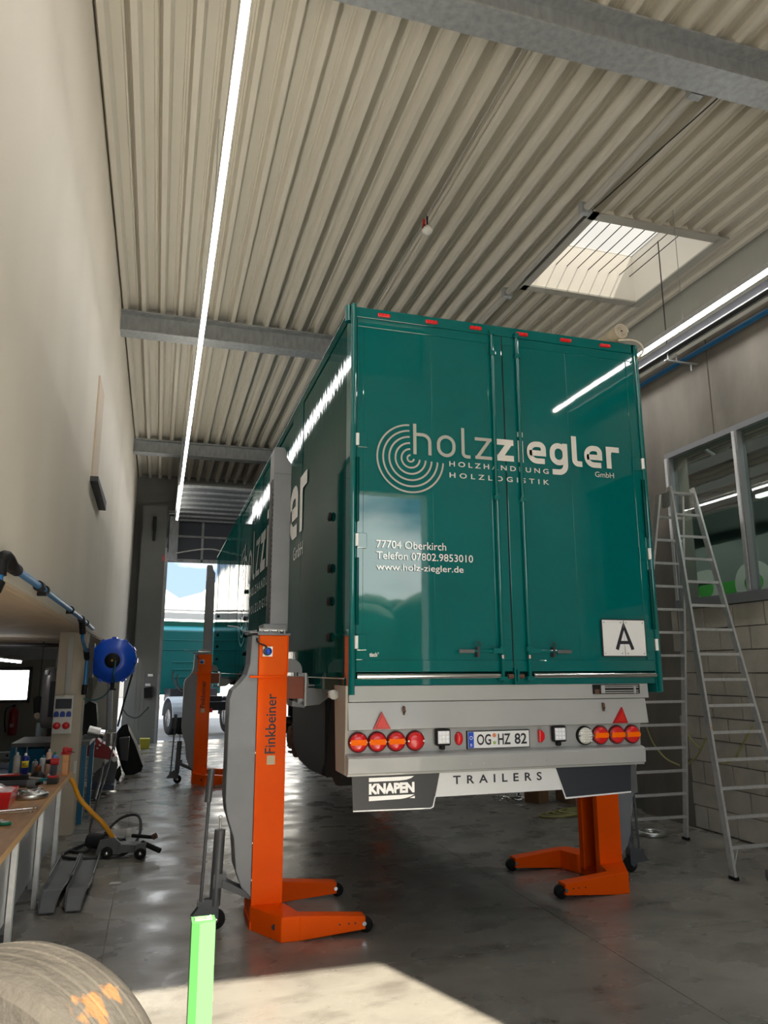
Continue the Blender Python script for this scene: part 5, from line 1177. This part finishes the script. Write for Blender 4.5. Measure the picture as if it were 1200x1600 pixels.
# ================================================================== RIGHT SIDE FLOOR ITEMS
t = thing('steel_ring', 'bright steel hub ring lying on the floor behind the right lift', 'ring', (5.84, 8.24, 0))
MB().lathe([(.10, 0), (.17, 0), (.175, .02), (.165, .05), (.11, .05), (.10, .03), (.10, 0)], (5.80, 8.24, 0), n=24).build('ring', STEEL, t)
for k in range(8): MB().cyl((5.8+.138*cos(k*.785), 8.24+.138*sin(k*.785), .05), (5.8+.138*cos(k*.785), 8.24+.138*sin(k*.785), .06), .012, 8).build('bolt', CHROME, t)
for i, (x, y, s, rz, lb) in enumerate(((5.60, 10.75, .26, .5, 'open brown carton leaning beyond the right column lift'), (6.16, 10.6, .40, .1, 'large brown carton against the wall beyond the right column lift'), (6.26, 9.98, .28, -.1, 'short brown carton nearest to the right column lift'))):
    t = thing('cardboard_box', lb, 'box', (x, y, 0), rz, local=True)
    MB().box(-s/2, s/2, -s/2, s/2, 0, s*.7).build('carton_body', CARD, t)
    MB().prism([(-s/2, s*.7), (-s*.9, s*.85), (-s*.9, s*.87), (-s/2, s*.715)], -s/2, s/2).prism([(s/2, s*.7), (s*.7, s*.95), (s*.68, s*.96), (s/2-.01, s*.71)], -s/2, s/2).build('flap', CARD, t)
t = MB()
for k in range(4):
    t.tube(smooth_pts([(5.35+.28*cos(a*.7)*(1+.05*k)+.12*k, 9.65+.16*sin(a*.7)*(1+.1*k), .015+.012*k) for a in range(9)], 4, True), .012, 6)
tag(recenter(t.build('coiled_garden_hose', YHOSE)), 'olive green hose coiled loosely on the floor by the cartons', 'hose')
t = MB(); rnd = random.Random(9)
for k in range(10):
    x = 5.02+.045*k; y = 10.9+rnd.uniform(-.15, .15)
    t.tube([(x+rnd.uniform(-.08, .08), y+rnd.uniform(-.08, .08), .01+rnd.uniform(0, .09)) for _ in range(5)], .014, 5)
o = t.build('foil_scraps', CHROME); recenter(o); tag(o, 'heap of shiny crumpled foil on the floor by the right wall', 'foil'); o['kind'] = 'stuff'
t = MB().box(5.62, 5.68, 11.15, 12.8, .0, .08).box(5.71, 5.75, 11.25, 12.9, .0, .07); tag(recenter(t.build('steel_profile', STEEL)), 'long steel profiles lying on the floor behind the cartons', 'profile')
t = MB().box(5.86, 5.92, 10.0, 10.06, 0, .34).box(5.93, 5.96, 10.0, 10.06, 0, .34); tag(recenter(t.build('upright_strips', mat('blue_grey_strip', (.35, .40, .46), .4))), 'two pale blue-grey strips standing in front of the cartons', 'strip')
t = thing('wall_hose', 'thin yellow-green hose hanging in loops on the right wall', 'hose', (6.55, 8, 1))
for pts in ([(1008, 1130), (1020, 1160), (1040, 1185), (1062, 1196)], [(1067, 1132), (1080, 1155), (1093, 1170)], [(1075, 1194), (1090, 1180), (1104, 1152)], [(1130, 1194), (1148, 1185), (1162, 1160), (1176, 1136)]):
    Pq = []
    for px, py in pts:
        d = fw+rt*((px-600)/1165)-up*((py-800)/1165); Pq.append(Vector((0, 0, H))+d*(6.56/d.x))
    MB().tube(smooth_pts(Pq), .011, 6).build('hose_loop', YHOSE, t)
t = MB().prism([(5.52, 6.02), (5.95, 5.95), (5.95, 6.28), (5.60, 6.25)], 0, .11, 'z'); t = recenter(t.build('rubber_ramp', mat('ramp_grey', (.10, .10, .11), .6), bevel=.03)); tag(t, 'dark grey rounded block on the floor at the right edge', 'block')

# ================================================================== OUTSIDE THE FAR GATE
t = thing('tractor_unit', 'teal truck tractor unit parked outside the far gate, seen from behind', 'truck', (1.3, 26.5, 0))
MB().prism([(-.38, 1.15), (2.5, 1.15), (2.5, 3.0), (2.42, 3.2), (2.3, 3.3), (-.18, 3.3), (-.30, 3.2), (-.38, 3.0)], 27, 28.9).build('cab', TEALR, t, bevel=.04)
m = MB()
for z in (1.7, 1.95, 2.2): m.box(.75, 2.3, 26.975, 27.0, z, z+.05)
for z in (2.62, 2.95): m.box(-.34, 2.45, 26.98, 27.0, z, z+.03)
m.build('cab_rib', TEALR, t, bevel=.01)
MB().prism([(27.15, 3.28), (27.2, 3.4), (27.5, 3.55), (28.5, 3.5), (28.6, 3.3)], -.15, 2.3, 'x').build('roof_dome', mat('teal_roof', (.02, .30, .34), .25, coat=1), t)
MB().box(-.33, 2.45, 27.3, 27.4, 3.42, 3.62).build('roof_spoiler', mat('dark_green_paint', (.0, .08, .06), .4), t)
MB().box(-.38, 2.5, 27.25, 27.38, 3.70, 3.92).box(-.38, 2.5, 27.30, 27.36, 3.98, 4.04).build('roof_bar', WHITEP, t)
MB().box(.15, .35, 26.97, 27.0, 2.05, 2.12).build('cab_badge', INK, t)
MB().box(.75, .95, 23.9, 27.2, .78, 1.0).box(1.65, 1.85, 23.9, 27.2, .78, 1.0).box(.75, 1.85, 23.9, 24.0, .75, 1.0).box(.9, 1.7, 24.6, 25.4, 1.0, 1.15).build('chassis_frame', BLACK, t)
MB().cyl((1.3, 26.3, 1.0), (1.3, 26.3, 1.7), .28, 14).box(.5, 2.1, 26.2, 26.9, .95, 1.35).build('rear_equipment', DARKC, t)
MB().tube(smooth_pts([(.75, 26.8, 1.9), (.62, 26.4, 1.7), (.75, 26.0, 1.3), (1.1, 25.7, 1.2)]), .03, 6).tube(smooth_pts([(.9, 26.8, 1.8), (.8, 26.4, 1.5), (.95, 26.0, 1.25)]), .03, 6).build('air_hose', BLACK, t)
for x0 in (.12, 1.95):
    w_ = MB().lathe([(.27, 0), (.48, .0), (.51, .04), (.51, .24), (.48, .28), (.27, .28)], (x0, 25.0, .51), 'x', 28).lathe([(.27, .32), (.48, .32), (.51, .36), (.51, .56), (.48, .60), (.27, .60)], (x0, 25.0, .51), 'x', 28).build('wheel', RUBBER, t)
    MB().lathe([(.27, -.0), (.25, .08), (.12, .10), (.10, .03), (0, .03)], (x0, 25.0, .51), 'x', 20).build('rim', CHROME, w_)
    m = MB(); n = 12
    P = [(25.0+.60*cos(pi*q/n), .55+.60*sin(pi*q/n)) for q in range(n+1)]; P += [(25.0+.56*cos(pi*q/n), .55+.56*sin(pi*q/n)) for q in range(n, -1, -1)]
    m.prism(P, x0-.02, x0+.62, 'x'); m.build('fender', mat('fender_grey', (.36, .40, .44), .4), t)
MB().box(.80, 1.15, 23.86, 23.9, .70, .82).build('rear_lamp_board', SCREEN, t)
MB().box(.62, 1.0, 23.93, 23.95, .52, .64).build('number_plate', WHITE, t)
MB().lathe([(0, 26.6), (.3, 26.6), (.3, 27.6), (0, 27.6)], (-.0, 0, .75), 'y', 16).build('fuel_tank', CHROME, t)
t.rotation_euler = (0, 0, R(15)); t.location.x -= .15
t = thing('white_hall', 'bright white industrial hall with valley roof beyond the yard', 'building', (1.3, 62, 0))
MB().prism([(-22, 0), (1.34, 0), (1.34, 7.4), (-3.5, 10.4), (-12, 7.0), (-22, 7.0)], 60, 85).build('left_gable', BWALL, t)
MB().prism([(1.36, 0), (26, 0), (26, 8.7), (3.8, 8.72), (3.06, 7.9), (1.36, 7.4)], 60, 85).build('right_gable', BWALL, t)
m = MB()
for k in range(12): m.box(-20+3.4*k, -19.95+3.4*k, 59.95, 60, 0, 7)
m.build('cladding_joint', GALV, t)
m = MB().box(-6, -2, 59.9, 60, 0, 4.2); m.build('hall_gate', GREYD, t)
# hedge seen mirrored in the rear doors: stands across the yard behind the camera
m = MB(); rnd = random.Random(4)
for k in range(60):
    x = -34+k*1.2; r = rnd.uniform(4.0, 5.6); z = rnd.uniform(2.0, 3.6)
    m.lathe([(0, z-r), (r*.7, z-r*.7), (r, z), (r*.75, z+r*.65), (r*.3, z+r*.95), (0, z+r)], (x, -48+rnd.uniform(-2, 2), 0), n=9)
o = m.build('hedge', FOLI); tag(recenter(o), 'dark green hedge across the yard behind the camera, mirrored in the doors', 'hedge'); o['kind'] = 'stuff'

for o in bpy.data.objects:
    if '_local' in o: del o['_local']
    if '_z' in o: del o['_z']
